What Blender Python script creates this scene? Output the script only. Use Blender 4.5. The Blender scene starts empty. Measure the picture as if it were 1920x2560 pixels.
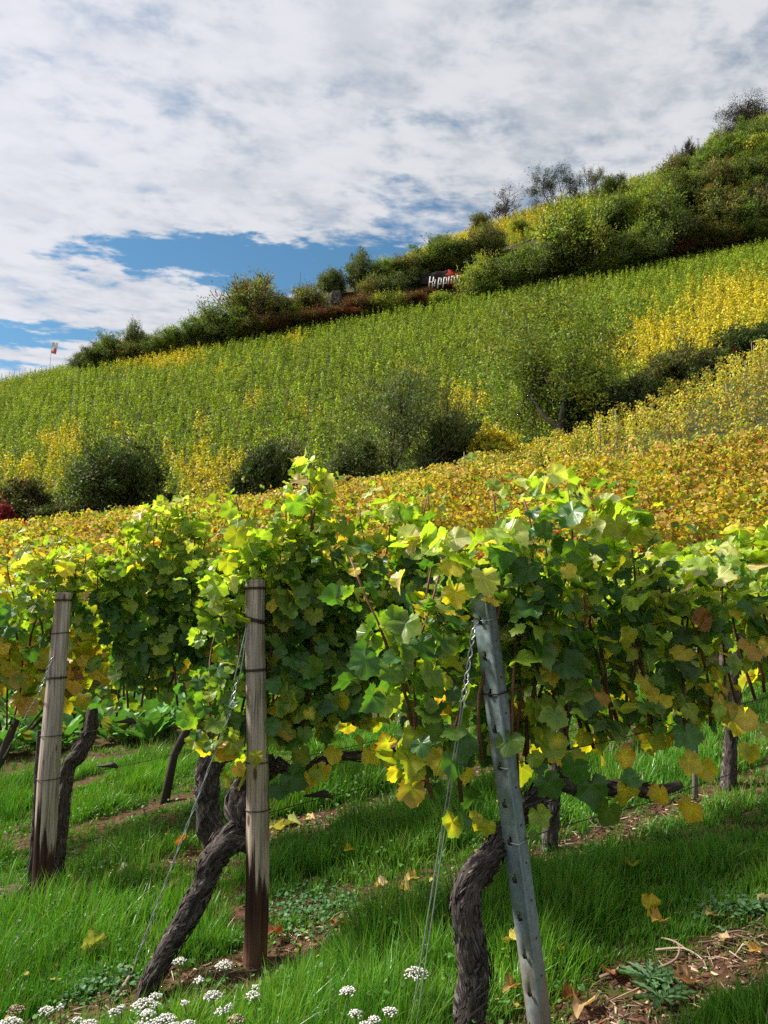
import bpy, math, random
import numpy as np
from mathutils import Vector, Matrix, Euler

S = bpy.context.scene
COL = S.collection
rng = np.random.default_rng(7)
random.seed(7)
R = math.radians

# ------------------------------------------------------------------ camera, sky, sun, exposure
PITCH = R(8.0)
EYE = 1.5
cam_d = bpy.data.cameras.new("camera")
cam = bpy.data.objects.new("camera", cam_d)
COL.objects.link(cam)
cam_d.sensor_fit = 'VERTICAL'
cam_d.sensor_height = 24.0
cam_d.lens = 18.0
cam_d.clip_start = 0.05
cam_d.clip_end = 3000
cam.location = (0, 0, EYE)
cam.rotation_euler = (R(90) + PITCH, 0, 0)
S.camera = cam

SUN_EL, SUN_AZ = R(45), R(-77)          # azimuth from +Y, negative = to the left
sun_dir = Vector((math.sin(SUN_AZ) * math.cos(SUN_EL), math.cos(SUN_AZ) * math.cos(SUN_EL), math.sin(SUN_EL)))
sl = bpy.data.lights.new("sun", 'SUN')
sl.energy = 4.8
sl.angle = R(8.0)
sl.color = (1.0, 0.94, 0.82)
so = bpy.data.objects.new("sun", sl)
COL.objects.link(so)
so.rotation_euler = sun_dir.to_track_quat('Z', 'Y').to_euler()

S.view_settings.view_transform = 'Standard'
S.view_settings.look = 'None'
S.view_settings.exposure = 0.96
S.view_settings.gamma = 1.0
S.cycles.max_bounces = 6
S.cycles.diffuse_bounces = 3
S.cycles.glossy_bounces = 2
S.cycles.transmission_bounces = 4
S.cycles.use_adaptive_sampling = True
S.cycles.adaptive_threshold = 0.012
S.cycles.use_denoising = False
S.cycles.denoising_prefilter = 'ACCURATE'
S.cycles.caustics_reflective = False
S.cycles.caustics_refractive = False


class NT:
    """tiny helper to write node trees"""
    def __init__(self, tree):
        self.t = tree
        self.n = tree.nodes
        self.l = tree.links

    def node(self, typ, **kw):
        n = self.n.new(typ)
        for k, v in kw.items():
            setattr(n, k, v)
        return n

    def put(self, sock, v):
        if v is None:
            return
        if isinstance(v, bpy.types.NodeSocket):
            self.l.new(v, sock)
        elif isinstance(v, (int, float)):
            sock.default_value = v
        else:
            v = tuple(v)
            if hasattr(sock.default_value, '__len__') and len(sock.default_value) == 4 and len(v) == 3:
                v = v + (1.0,)
            sock.default_value = v

    def math(self, op, a, b=None, c=None, clamp=False):
        n = self.node('ShaderNodeMath', operation=op, use_clamp=clamp)
        self.put(n.inputs[0], a)
        self.put(n.inputs[1], b)
        if c is not None:
            self.put(n.inputs[2], c)
        return n.outputs[0]

    def mix(self, f, a, b, blend='MIX'):
        n = self.node('ShaderNodeMix', data_type='RGBA', blend_type=blend)
        self.put(n.inputs[0], f)
        self.put(n.inputs[6], a)
        self.put(n.inputs[7], b)
        return n.outputs[2]

    def ramp(self, v, lo, hi, a=0.0, b=1.0):
        n = self.node('ShaderNodeMapRange', interpolation_type='SMOOTHSTEP')
        self.put(n.inputs[0], v)
        n.inputs[1].default_value = lo
        n.inputs[2].default_value = hi
        n.inputs[3].default_value = a
        n.inputs[4].default_value = b
        return n.outputs[0]

    def noise(self, vec, scale, detail=4.0, rough=0.55, dist=0.0):
        n = self.node('ShaderNodeTexNoise')
        if vec is not None:
            self.l.new(vec, n.inputs['Vector'])
        n.inputs['Scale'].default_value = scale
        n.inputs['Detail'].default_value = detail
        n.inputs['Roughness'].default_value = rough
        n.inputs['Distortion'].default_value = dist
        return n.outputs['Fac']

    def xyz(self, v):
        n = self.node('ShaderNodeSeparateXYZ')
        self.l.new(v, n.inputs[0])
        return n.outputs

    def comb(self, x, y, z):
        n = self.node('ShaderNodeCombineXYZ')
        self.put(n.inputs[0], x)
        self.put(n.inputs[1], y)
        self.put(n.inputs[2], z)
        return n.outputs[0]

    def bump(self, h, strength=0.5, dist=0.01):
        n = self.node('ShaderNodeBump')
        n.inputs['Strength'].default_value = strength
        n.inputs['Distance'].default_value = dist
        self.l.new(h, n.inputs['Height'])
        return n.outputs[0]


# world: clear sky with a broken layer of cloud lying on a plane high above
W = bpy.data.worlds.new("World")
S.world = W
W.use_nodes = True
w = NT(W.node_tree)
w.n.clear()
out = w.node('ShaderNodeOutputWorld')
bg = w.node('ShaderNodeBackground')
SKY_STRENGTH = 0.1
bg.inputs[1].default_value = SKY_STRENGTH
w.l.new(bg.outputs[0], out.inputs[0])
sky = w.node('ShaderNodeTexSky', sky_type='NISHITA')
sky.sun_disc = False
sky.sun_elevation = SUN_EL
sky.sun_rotation = SUN_AZ
sky.altitude = 200
sky.air_density = 1.0
sky.dust_density = 0.6
tc = w.node('ShaderNodeTexCoord')
gx, gy, gz = w.xyz(tc.outputs['Generated'])
zc = w.math('MAXIMUM', gz, 0.02)
cx = w.math('DIVIDE', gx, w.math('ADD', zc, 0.03))
cy = w.math('DIVIDE', gy, w.math('ADD', zc, 0.03))
cp = w.comb(cx, cy, 0.0)
n_big = w.noise(cp, 1.3, 4.0, 0.55, 0.4)
n_mid = w.noise(cp, 4.6, 6.0, 0.60, 0.15)
n_fine = w.noise(w.comb(w.math('MULTIPLY', cx, 1.0), w.math('MULTIPLY', cy, 0.7), 3.1), 13.0, 5.0, 0.6, 0.3)
n_fine2 = w.noise(w.comb(w.math('ADD', cx, w.math('MULTIPLY', cy, -0.35)), w.math('MULTIPLY', cy, 1.3), 9.0), 10.0, 5.0, 0.60, 0.15)
n_streak = w.noise(w.comb(w.math('ADD', w.math('MULTIPLY', cx, 1.2), w.math('MULTIPLY', cy, 0.5)), w.math('MULTIPLY', cy, 2.2), 7.7), 2.2, 7.0, 0.60, 0.25)


def hole(x0, y0, rx, ry, amt):
    """opening in the cloud layer round (x0, y0) in cloud-plane coordinates"""
    dx = w.math('DIVIDE', w.math('SUBTRACT', cx, x0), rx)
    dy = w.math('DIVIDE', w.math('SUBTRACT', cy, y0), ry)
    d = w.math('SQRT', w.math('ADD', w.math('MULTIPLY', dx, dx), w.math('MULTIPLY', dy, dy)))
    d = w.math('ADD', d, w.math('MULTIPLY', w.math('ADD', w.math('SUBTRACT', n_streak, 0.5), w.math('MULTIPLY', w.math('SUBTRACT', n_fine2, 0.5), 0.6)), 2.1))
    return w.math('MULTIPLY', w.ramp(d, 1.35, 0.35), amt)


dens = w.math('ADD', w.math('MULTIPLY', n_mid, 0.55), w.math('MULTIPLY', n_big, 0.35))
dens = w.math('ADD', dens, w.math('MULTIPLY', n_fine, 0.28))
dens = w.math('ADD', dens, -0.235)
HOLES = [(-0.44, 1.92, 0.30, 0.15, 0.50), (-0.16, 1.95, 0.32, 0.16, 0.46), (0.10, 1.78, 0.14, 0.22, 0.16), (-0.62, 1.86, 0.22, 0.10, 0.25),
         (-1.25, 2.38, 0.45, 0.12, 0.55), (-1.45, 2.66, 0.3, 0.10, 0.4), (0.06, 1.60, 0.10, 0.26, 0.07),
         (0.0, 1.62, 0.10, 0.16, 0.05), (-0.9, 1.27, 0.1, 0.05, 0.12),
         (-1.2, 3.6, 2.2, 0.55, 0.22)]
for (hx, hy, hrx, hry, am) in HOLES:
    dens = w.math('SUBTRACT', dens, hole(hx, hy, hrx, hry, am))
dens = w.math('ADD', dens, w.math('MULTIPLY', w.math('SUBTRACT', n_streak, 0.5), 0.5))
dens = w.math('ADD', dens, w.math('MULTIPLY', w.math('SUBTRACT', n_fine2, 0.5), 0.45))
cover = w.ramp(dens, -0.04, 0.36)
# brightness of the cloud: thinner and brighter towards the sun
dt = w.node('ShaderNodeVectorMath', operation='DOT_PRODUCT')
w.l.new(tc.outputs['Generated'], dt.inputs[0])
dt.inputs[1].default_value = sun_dir
glow = w.ramp(dt.outputs['Value'], 0.35, 1.0)
shade = w.math('ADD', w.math('MULTIPLY', n_mid, 0.75), w.math('MULTIPLY', n_fine2, 0.6))
shade = w.ramp(shade, 0.54, 0.80)
cl = w.mix(shade, (2.85, 3.02, 3.25), (3.85, 3.92, 4.08))
cl = w.mix(w.math('MULTIPLY', glow, 0.75), cl, (4.7, 4.7, 5.15))
skyc = w.mix(1.0, sky.outputs[0], (0.38, 0.60, 0.64), 'MULTIPLY')
full = w.mix(w.math('MULTIPLY', cover, 0.97), skyc, cl)
below = w.ramp(gz, -0.02, 0.02)
full = w.mix(below, (0.5, 0.55, 0.35), full)
w.l.new(full, bg.inputs[0])


# ------------------------------------------------------------------ where things are
F = 1920.0
def ray(px, py):
    """photo pixel (1920 x 2560) -> (X / Y, Z / Y) of its line of sight"""
    a = (px - 960) / F
    b = (1280 - py) / F
    dy = math.cos(PITCH) - b * math.sin(PITCH)
    return a / dy, (math.sin(PITCH) + b * math.cos(PITCH)) / dy

def at(px, py, Y):
    q, t = ray(px, py)
    return Vector((q * Y, Y, EYE + t * Y))

def pix(P):
    """world points (n,3) -> photo pixels"""
    P = np.asarray(P, float)
    dz = P[..., 2] - EYE
    fw = P[..., 1] * math.cos(PITCH) + dz * math.sin(PITCH)
    up = -P[..., 1] * math.sin(PITCH) + dz * math.cos(PITCH)
    return 960 + F * P[..., 0] / fw, 1280 - F * up / fw

GA, GB = 0.164, 0.070                      # slope of the near ground along X and Y
ROW_R = np.array([math.cos(R(22.5)), math.sin(R(22.5))])
ROW_C = np.array([-ROW_R[1], ROW_R[0]])

def plane_hit(px, py, lift=0.0):
    q, t = ray(px, py)
    Y = (EYE - lift) / (GA * q + GB - t)
    return Vector((q * Y, Y, EYE + t * Y))

def onrow(px, py, c, off=0.0):
    """where the line of sight through a pixel meets the upright plane of the row at c"""
    q, t = ray(px, py)
    Y = (c + off) / (q * ROW_C[0] + ROW_C[1])
    return Vector((q * Y, Y, EYE + t * Y))

KPX = np.array([0, 320, 640, 960, 1280, 1600, 1920.0])
def curve(Y, xs, ys):
    q = np.array([ray(x, y)[0] for x, y in zip(xs, ys)])
    t = np.array([ray(x, y)[1] for x, y in zip(xs, ys)])
    return Y, q, t * Y + EYE

CURVES = [
    curve(12.5, KPX, [1740, 1725, 1705, 1690, 1690, 1700, 1705]),
    curve(38, KPX, [1400, 1362, 1325, 1278, 1238, 1182, 1130]),
    curve(62, KPX, [1400, 1350, 1312, 1260, 1195, 1062, 895]),
    curve(68, KPX, [1420, 1368, 1330, 1280, 1220, 1085, 905]),
    curve(76, KPX, [1385, 1330, 1288, 1238, 1175, 1030, 868]),
    curve(180, [0, 110, 230, 320, 560, 800, 1000, 1250, 1500, 1920], [1010, 975, 930, 905, 868, 818, 778, 738, 698, 616]),
    curve(190, [0, 110, 230, 330, 560, 640, 850, 1000, 1200, 1400, 1600, 1780, 1920], [1020, 980, 905, 870, 815, 790, 735, 712, 650, 600, 520, 470, 430]),
    curve(235, [0, 110, 230, 330, 560, 700, 870, 1000, 1080, 1200, 1350, 1500, 1600, 1780, 1850, 1920], [1030, 1000, 930, 880, 790, 750, 715, 655, 622, 572, 522, 482, 450, 395, 352, 335]),
    curve(300, [0, 100, 190, 260, 400, 700, 1100, 1500, 1920], [942, 928, 918, 930, 960, 900, 800, 700, 600]),
    curve(420, [0, 960, 1920], [1250, 1150, 1000]),
    curve(1200, [0, 1920], [1500, 1500]),
]

def hash2(ix, iy, seed=0):
    h = (ix * 374761393 + iy * 668265263 + seed * 982451653) & 0xFFFFFFFF
    h = ((h ^ (h >> 13)) * 1274126177) & 0xFFFFFFFF
    return ((h ^ (h >> 16)) & 0xFFFF) / 65535.0

def vnoise(x, y, seed=0):
    x = np.asarray(x, float); y = np.asarray(y, float)
    ix = np.floor(x).astype(np.int64); iy = np.floor(y).astype(np.int64)
    fx = x - ix; fy = y - iy
    fx = fx * fx * (3 - 2 * fx); fy = fy * fy * (3 - 2 * fy)
    a = hash2(ix, iy, seed); b = hash2(ix + 1, iy, seed)
    c = hash2(ix, iy + 1, seed); d = hash2(ix + 1, iy + 1, seed)
    return (a * (1 - fx) + b * fx) * (1 - fy) + (c * (1 - fx) + d * fx) * fy

def fbm(x, y, octaves=4, seed=0):
    s = 0.0; amp = 0.5; tot = 0.0
    for k in range(octaves):
        s = s + amp * vnoise(x * 2 ** k, y * 2 ** k, seed + k)
        tot += amp
        amp *= 0.5
    return s / tot

def sstep(a, b, x):
    t = np.clip((x - a) / (b - a), 0, 1)
    return t * t * (3 - 2 * t)

def height(X, Y):
    X = np.asarray(X, float); Y = np.asarray(Y, float)
    Zp = GA * X + GB * Y
    Ys = np.maximum(Y, 5.0)
    q = np.clip(X / Ys, -0.75, 0.75)
    out_z = np.array(GA * q * Ys + GB * Ys)
    prevY = 6.2
    prev = GA * q * prevY + GB * prevY
    for (Yk, qk, zk) in CURVES:
        # straight extrapolation in q outside the pictured range
        z = np.interp(q, qk, zk)
        s0 = (zk[1] - zk[0]) / (qk[1] - qk[0]); s1 = (zk[-1] - zk[-2]) / (qk[-1] - qk[-2])
        z = np.where(q < qk[0], zk[0] + 0.5 * s0 * (q - qk[0]), z)
        z = np.where(q > qk[-1], zk[-1] + 0.5 * s1 * (q - qk[-1]), z)
        m = (Ys > prevY)
        f = np.clip((Ys - prevY) / (Yk - prevY), 0, 1)
        out_z = np.where(m, prev * (1 - f) + z * f, out_z)
        prev = z; prevY = Yk
    return np.where(Y < 5.0, Zp, out_z)

def hz(x, y):
    return float(height(np.array([x]), np.array([y]))[0])

def bumpz(X, Y):
    """small unevenness of the near ground"""
    return 0.05 * (fbm(X * 2.1, Y * 2.1, 3, 5) - 0.5) + 0.02 * (vnoise(X * 9, Y * 9, 9) - 0.5)

# row lines through the three end posts, then onwards up the slope
P3 = plane_hit(1353, 2600)
P2 = plane_hit(640, 2398)
P1 = plane_hit(104, 2255)
def cof(p): return p.x * ROW_C[0] + p.y * ROW_C[1]
def tof(p): return p[0] * ROW_R[0] + p[1] * ROW_R[1]
C3, C2, C1 = cof(P3), cof(P2), cof(P1)
C0 = C1 + 1.35
def rowpt(c, t): return ROW_C * c + ROW_R * t


# ------------------------------------------------------------------ mesh helpers
def tag(o, label=None, cat=None, group=None, kind=None):
    if label: o["label"] = label
    if cat: o["category"] = cat
    if group: o["group"] = group
    if kind: o["kind"] = kind
    return o

def empty(name, loc=(0, 0, 0), label=None, cat=None, group=None):
    o = bpy.data.objects.new(name, None)
    o.empty_display_size = 0.1
    o.location = loc
    COL.objects.link(o)
    return tag(o, label, cat, group)

def make_mesh(name, V, faces, mat=None, col=None, uv=None, smooth=True):
    """V (n,3); faces: list of (m,k) int arrays; col (n,3) per-vertex; uv (n,2) per-vertex"""
    me = bpy.data.meshes.new(name)
    V = np.ascontiguousarray(V, dtype=np.float32)
    faces = [np.ascontiguousarray(f, dtype=np.int32) for f in faces if len(f)]
    loops = np.concatenate([f.ravel() for f in faces]) if faces else np.zeros(0, np.int32)
    counts = np.concatenate([np.full(len(f), f.shape[1], np.int32) for f in faces]) if faces else np.zeros(0, np.int32)
    starts = np.concatenate([[0], np.cumsum(counts)[:-1]]).astype(np.int32) if len(counts) else counts
    me.vertices.add(len(V)); me.vertices.foreach_set('co', V.ravel())
    me.loops.add(len(loops)); me.loops.foreach_set('vertex_index', loops)
    me.polygons.add(len(counts)); me.polygons.foreach_set('loop_start', starts)
    me.polygons.foreach_set('loop_total', counts)
    if smooth:
        me.polygons.foreach_set('use_smooth', np.ones(len(counts), bool))
    if col is not None:
        a = me.attributes.new('Col', 'FLOAT_COLOR', 'POINT')
        c4 = np.ones((len(V), 4), np.float32); c4[:, :3] = col
        a.data.foreach_set('color', c4.ravel())
    if uv is not None:
        u = me.uv_layers.new(name='UVMap')
        u.data.foreach_set('uv', np.ascontiguousarray(np.asarray(uv, np.float32)[loops]).ravel())
    me.update(calc_edges=True)
    if mat: me.materials.append(mat)
    return me

def obj(name, me, parent=None, loc=None):
    o = bpy.data.objects.new(name, me)
    COL.objects.link(o)
    if loc is not None: o.location = loc
    if parent is not None: o.parent = parent
    return o

class Geo:
    """collects pieces into one mesh"""
    def __init__(self):
        self.V = []; self.F = []; self.C = []; self.U = []; self.n = 0
    def add(self, V, faces, col=(1, 1, 1), uv=None):
        V = np.asarray(V, float).reshape(-1, 3)
        for f in faces:
            f = np.asarray(f, int)
            if len(f): self.F.append(f + self.n)
        self.V.append(V)
        c = np.asarray(col, float)
        self.C.append(np.broadcast_to(c, (len(V), 3)))
        self.U.append(np.zeros((len(V), 2)) if uv is None else np.asarray(uv, float))
        self.n += len(V)
    def mesh(self, name, mat, smooth=True, origin=None):
        V = np.concatenate(self.V)
        if origin is not None: V = V - np.asarray(origin, float)
        by = {}
        for f in self.F: by.setdefault(f.shape[1], []).append(f)
        return make_mesh(name, V, [np.concatenate(v) for v in by.values()], mat, np.concatenate(self.C), np.concatenate(self.U), smooth)

def resample(P, rad, step):
    """Catmull-Rom through points P with radii, resampled about every step"""
    P = [np.asarray(p, float) for p in P]
    P = np.array(P); rad = np.asarray(rad, float)
    n = len(P)
    outp, outr = [], []
    for i in range(n - 1):
        p0 = P[max(i - 1, 0)]; p1 = P[i]; p2 = P[i + 1]; p3 = P[min(i + 2, n - 1)]
        m = max(1, int(np.linalg.norm(p2 - p1) / step))
        for k in range(m):
            s = k / m
            outp.append(0.5 * ((2 * p1) + (p2 - p0) * s + (2 * p0 - 5 * p1 + 4 * p2 - p3) * s * s + (-p0 + 3 * p1 - 3 * p2 + p3) * s ** 3))
            outr.append(rad[i] * (1 - s) + rad[i + 1] * s)
    outp.append(P[-1]); outr.append(rad[-1])
    return np.array(outp), np.array(outr)

def frames(P):
    T = np.gradient(P, axis=0)
    T /= np.linalg.norm(T, axis=1, keepdims=True) + 1e-12
    N = np.zeros_like(T)
    ref = np.array([1.0, 0, 0]) if abs(T[0][0]) < 0.8 else np.array([0, 1.0, 0])
    n = ref - T[0] * ref.dot(T[0]); n /= np.linalg.norm(n)
    for i in range(len(P)):
        n = n - T[i] * n.dot(T[i]); n /= np.linalg.norm(n) + 1e-12
        N[i] = n
    return T, N, np.cross(T, N)

def tube(geo, P, rad, sides=8, col=(1, 1, 1), cap=True, disp=None):
    """tube through points; disp(angle_index array, length array) -> radial offset factor"""
    P = np.asarray(P, float); rad = np.asarray(rad, float)
    if rad.ndim == 0: rad = np.full(len(P), float(rad))
    T, N, B = frames(P)
    n = len(P)
    a = np.arange(sides) / sides * 2 * math.pi
    ln = np.concatenate([[0], np.cumsum(np.linalg.norm(np.diff(P, axis=0), axis=1))])
    rr = np.repeat(rad[:, None], sides, 1)
    if disp is not None: rr = rr * (1 + disp(a[None, :], ln[:, None]))
    V = P[:, None, :] + rr[..., None] * (np.cos(a)[None, :, None] * N[:, None, :] + np.sin(a)[None, :, None] * B[:, None, :])
    V = V.reshape(-1, 3)
    i = np.arange(n - 1)[:, None] * sides; j = np.arange(sides)[None, :]; j2 = (j + 1) % sides
    Q = np.stack([i + j, i + j2, i + sides + j2, i + sides + j], -1).reshape(-1, 4)
    uv = np.stack([np.tile(np.cos(a) * 0.5, n), np.repeat(ln, sides)], -1)
    fs = [Q]
    if cap:
        if sides == 4:
            fs.append(np.array([[3, 2, 1, 0], [n * 4 - 4, n * 4 - 3, n * 4 - 2, n * 4 - 1]]))
        else:
            V = np.concatenate([V, P[:1], P[-1:]])
            uv = np.concatenate([uv, [[0, 0], [0, ln[-1]]]])
            c0, c1 = n * sides, n * sides + 1
            k = np.arange(sides); k2 = (k + 1) % sides
            fs.append(np.stack([np.full(sides, c0), k2, k], -1))
            fs.append(np.stack([np.full(sides, c1), (n - 1) * sides + k, (n - 1) * sides + k2], -1))
    if isinstance(col, np.ndarray) and col.ndim == 2:
        cc = np.repeat(col, sides, 0)
        if cap and sides != 4: cc = np.concatenate([cc, col[:1], col[-1:]])
        col = cc
    geo.add(V, fs, col, uv)

def box(geo, c, sx, sy, sz, rot=None, col=(1, 1, 1), jit=0.0):
    v = np.array([[x, y, z] for x in (-.5, .5) for y in (-.5, .5) for z in (-.5, .5)]) * (sx, sy, sz)
    if jit: v = v + rng.normal(0, jit, v.shape)
    if rot is not None: v = v @ np.array(rot).T
    geo.add(v + np.asarray(c), [np.array([[0, 1, 3, 2], [4, 6, 7, 5], [0, 4, 5, 1], [2, 3, 7, 6], [0, 2, 6, 4], [1, 5, 7, 3]])], col)

def norm(v):
    return v / (np.linalg.norm(v, axis=-1, keepdims=True) + 1e-12)


# ------------------------------------------------------------------ materials
def mat_new(name):
    m = bpy.data.materials.new(name)
    m.use_nodes = True
    k = NT(m.node_tree)
    k.n.clear()
    o = k.node('ShaderNodeOutputMaterial')
    b = k.node('ShaderNodeBsdfPrincipled')
    k.l.new(b.outputs[0], o.inputs[0])
    return m, k, b, o

def mat_leaf(name, transl=0.4, rough=0.5, veins=False, spec=0.35, var=0.25, scale=30.0, tint=(1.25, 1.2, 0.5)):
    m, k, b, o = mat_new(name)
    at_ = k.node('ShaderNodeAttribute', attribute_name='Col')
    c = at_.outputs['Color']
    tcn = k.node('ShaderNodeTexCoord')
    if var:
        n = k.noise(tcn.outputs['Object'], scale, 3.0, 0.6)
        f = k.ramp(n, 0.25, 0.75, 1.0 - var, 1.0 + var)
        mm = k.node('ShaderNodeVectorMath', operation='SCALE')
        k.l.new(c, mm.inputs[0]); k.l.new(f, mm.inputs['Scale'])
        c = mm.outputs[0]
    if veins:
        u, v, _ = k.xyz(tcn.outputs['UV'])
        au = k.math('ABSOLUTE', u)
        best = None
        for ang in (0.0, 50.0, 105.0):
            s, co = math.sin(R(ang)), math.cos(R(ang))
            d = k.math('ABSOLUTE', k.math('SUBTRACT', k.math('MULTIPLY', au, co), k.math('MULTIPLY', v, s)))
            al = k.math('ADD', k.math('MULTIPLY', au, s), k.math('MULTIPLY', v, co))
            d = k.math('ADD', d, k.math('MULTIPLY', k.math('LESS_THAN', al, 0.0), 5.0))
            best = d if best is None else k.math('MINIMUM', best, d)
        # side veins leave the ribs at a slant
        sv = k.math('ABSOLUTE', k.math('SINE', k.math('ADD', k.math('MULTIPLY', au, 26.0), k.math('MULTIPLY', v, -34.0))))
        vm = k.ramp(best, 0.03, 0.004)
        sm = k.math('MULTIPLY', k.ramp(sv, 0.16, 0.02), 0.35)
        vm = k.math('MAXIMUM', vm, sm)
        c = k.mix(k.math('MULTIPLY', vm, 0.42), c, k.mix(1.0, c, (2.1, 1.9, 1.5), 'MULTIPLY'))
        # brown specks and blotches of an autumn leaf
        bn = k.noise(tcn.outputs['Object'], 60.0, 4.0, 0.7)
        bf = k.ramp(bn, 0.66, 0.74)
        c = k.mix(k.math('MULTIPLY', bf, 0.6), c, (0.16, 0.10, 0.03))
        bb = k.bump(k.math('ADD', k.math('MULTIPLY', vm, -1.0), n), 0.35, 0.004)
        k.l.new(bb, b.inputs['Normal'])
    geo_n = k.node('ShaderNodeNewGeometry')
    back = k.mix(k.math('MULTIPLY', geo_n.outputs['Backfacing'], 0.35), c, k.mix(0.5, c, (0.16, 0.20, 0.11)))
    k.l.new(back, b.inputs['Base Color'])
    b.inputs['Roughness'].default_value = rough
    b.inputs['Specular IOR Level'].default_value = spec
    t = k.node('ShaderNodeBsdfTranslucent')
    k.l.new(k.mix(1.0, c, tint, 'MULTIPLY'), t.inputs[0])
    mx = k.node('ShaderNodeMixShader')
    mx.inputs[0].default_value = transl
    k.l.new(b.outputs[0], mx.inputs[1]); k.l.new(t.outputs[0], mx.inputs[2])
    k.l.new(mx.outputs[0], o.inputs[0])
    return m

def mat_attr(name, rough=0.8, var=0.3, scale=20.0, bump=0.0, spec=0.3, metal=0.0):
    m, k, b, o = mat_new(name)
    c = k.node('ShaderNodeAttribute', attribute_name='Col').outputs['Color']
    tcn = k.node('ShaderNodeTexCoord')
    n = k.noise(tcn.outputs['Object'], scale, 5.0, 0.65)
    mm = k.node('ShaderNodeVectorMath', operation='SCALE')
    k.l.new(c, mm.inputs[0]); k.l.new(k.ramp(n, 0.25, 0.75, 1 - var, 1 + var), mm.inputs['Scale'])
    k.l.new(mm.outputs[0], b.inputs['Base Color'])
    b.inputs['Roughness'].default_value = rough
    b.inputs['Specular IOR Level'].default_value = spec
    b.inputs['Metallic'].default_value = metal
    if bump:
        k.l.new(k.bump(n, bump, 0.02), b.inputs['Normal'])
    return m

def mat_bark(name, c_dark, c_mid, c_light, us=9.0, vs=10.0, bump=0.9):
    """stringy vine bark: noise stretched along the tube (uv.y = length in m)"""
    m, k, b, o = mat_new(name)
    tcn = k.node('ShaderNodeTexCoord')
    u, v, _ = k.xyz(tcn.outputs['UV'])
    ox, oy, oz = k.xyz(tcn.outputs['Object'])
    twist = k.math('MULTIPLY', v, 1.2)
    p = k.comb(k.math('MULTIPLY', k.math('ADD', u, twist), us), k.math('MULTIPLY', v, vs), k.math('MULTIPLY', oy, 6.0))
    n1 = k.noise(p, 3.0, 6.0, 0.7, 0.4)
    n2 = k.noise(tcn.outputs['Object'], 9.0, 3.0, 0.6)
    f = k.ramp(n1, 0.33, 0.72)
    c = k.mix(f, c_dark, c_mid)
    c = k.mix(k.math('MULTIPLY', k.ramp(n1, 0.50, 0.76), k.ramp(n2, 0.3, 0.7)), c, c_light)
    c = k.mix(1.0, c, k.node('ShaderNodeAttribute', attribute_name='Col').outputs['Color'], 'MULTIPLY')
    k.l.new(c, b.inputs['Base Color'])
    b.inputs['Roughness'].default_value = 0.85
    b.inputs['Specular IOR Level'].default_value = 0.2
    k.l.new(k.bump(n1, bump, 0.012), b.inputs['Normal'])
    return m

def mat_wood_post(name):
    """weathered grey round post, rotten dark brown towards its foot (uv.y = height in m)"""
    m, k, b, o = mat_new(name)
    tcn = k.node('ShaderNodeTexCoord')
    u, v, _ = k.xyz(tcn.outputs['UV'])
    ox, oy, oz = k.xyz(tcn.outputs['Object'])
    p = k.comb(k.math('MULTIPLY', ox, 60.0), k.math('MULTIPLY', oy, 60.0), k.math('MULTIPLY', oz, 2.2))
    g1 = k.noise(p, 1.0, 6.0, 0.65, 0.6)
    p2 = k.comb(k.math('MULTIPLY', ox, 150.0), k.math('MULTIPLY', oy, 150.0), k.math('MULTIPLY', oz, 3.0))
    g2 = k.noise(p2, 1.0, 3.0, 0.6, 0.2)
    c = k.mix(k.ramp(g1, 0.3, 0.7), (0.22, 0.18, 0.155), (0.56, 0.50, 0.45))
    c = k.mix(k.ramp(g2, 0.60, 0.74), c, (0.09, 0.07, 0.06))
    # knots
    vo = k.node('ShaderNodeTexVoronoi')
    vo.inputs['Scale'].default_value = 1.0
    k.l.new(k.comb(k.math('MULTIPLY', ox, 14.0), k.math('MULTIPLY', oy, 14.0), k.math('MULTIPLY', oz, 5.0)), vo.inputs['Vector'])
    c = k.mix(k.ramp(vo.outputs['Distance'], 0.17, 0.08), c, (0.13, 0.075, 0.045))
    # green-brown tinge lower down, then the rotten foot with a jagged edge
    c = k.mix(k.ramp(v, 1.25, 0.5, 0.0, 0.45), c, k.mix(1.0, c, (0.80, 0.68, 0.52), 'MULTIPLY'))
    pj = k.comb(k.math('MULTIPLY', ox, 30.0), k.math('MULTIPLY', oy, 30.0), k.math('MULTIPLY', oz, 1.2))
    j = k.noise(pj, 1.0, 4.0, 0.7, 0.3)
    edge = k.math('ADD', v, k.math('MULTIPLY', k.math('SUBTRACT', j, 0.5), 0.95))
    rot = k.ramp(edge, 0.55, 0.47)
    rc = k.mix(k.ramp(g1, 0.3, 0.75), (0.012, 0.007, 0.006), (0.075, 0.035, 0.022))
    rc = k.mix(k.ramp(v, 0.34, 0.08), rc, k.mix(k.ramp(g1, 0.3, 0.7), (0.07, 0.03, 0.018), (0.22, 0.12, 0.075)))
    c = k.mix(rot, c, rc)
    k.l.new(c, b.inputs['Base Color'])
    b.inputs['Roughness'].default_value = 0.8
    b.inputs['Specular IOR Level'].default_value = 0.2
    h = k.math('ADD', g1, k.math('MULTIPLY', k.ramp(g2, 0.58, 0.74), -0.8))
    h = k.math('ADD', h, k.math('MULTIPLY', rot, -0.5))
    k.l.new(k.bump(h, 0.7, 0.008), b.inputs['Normal'])
    return m

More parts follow.
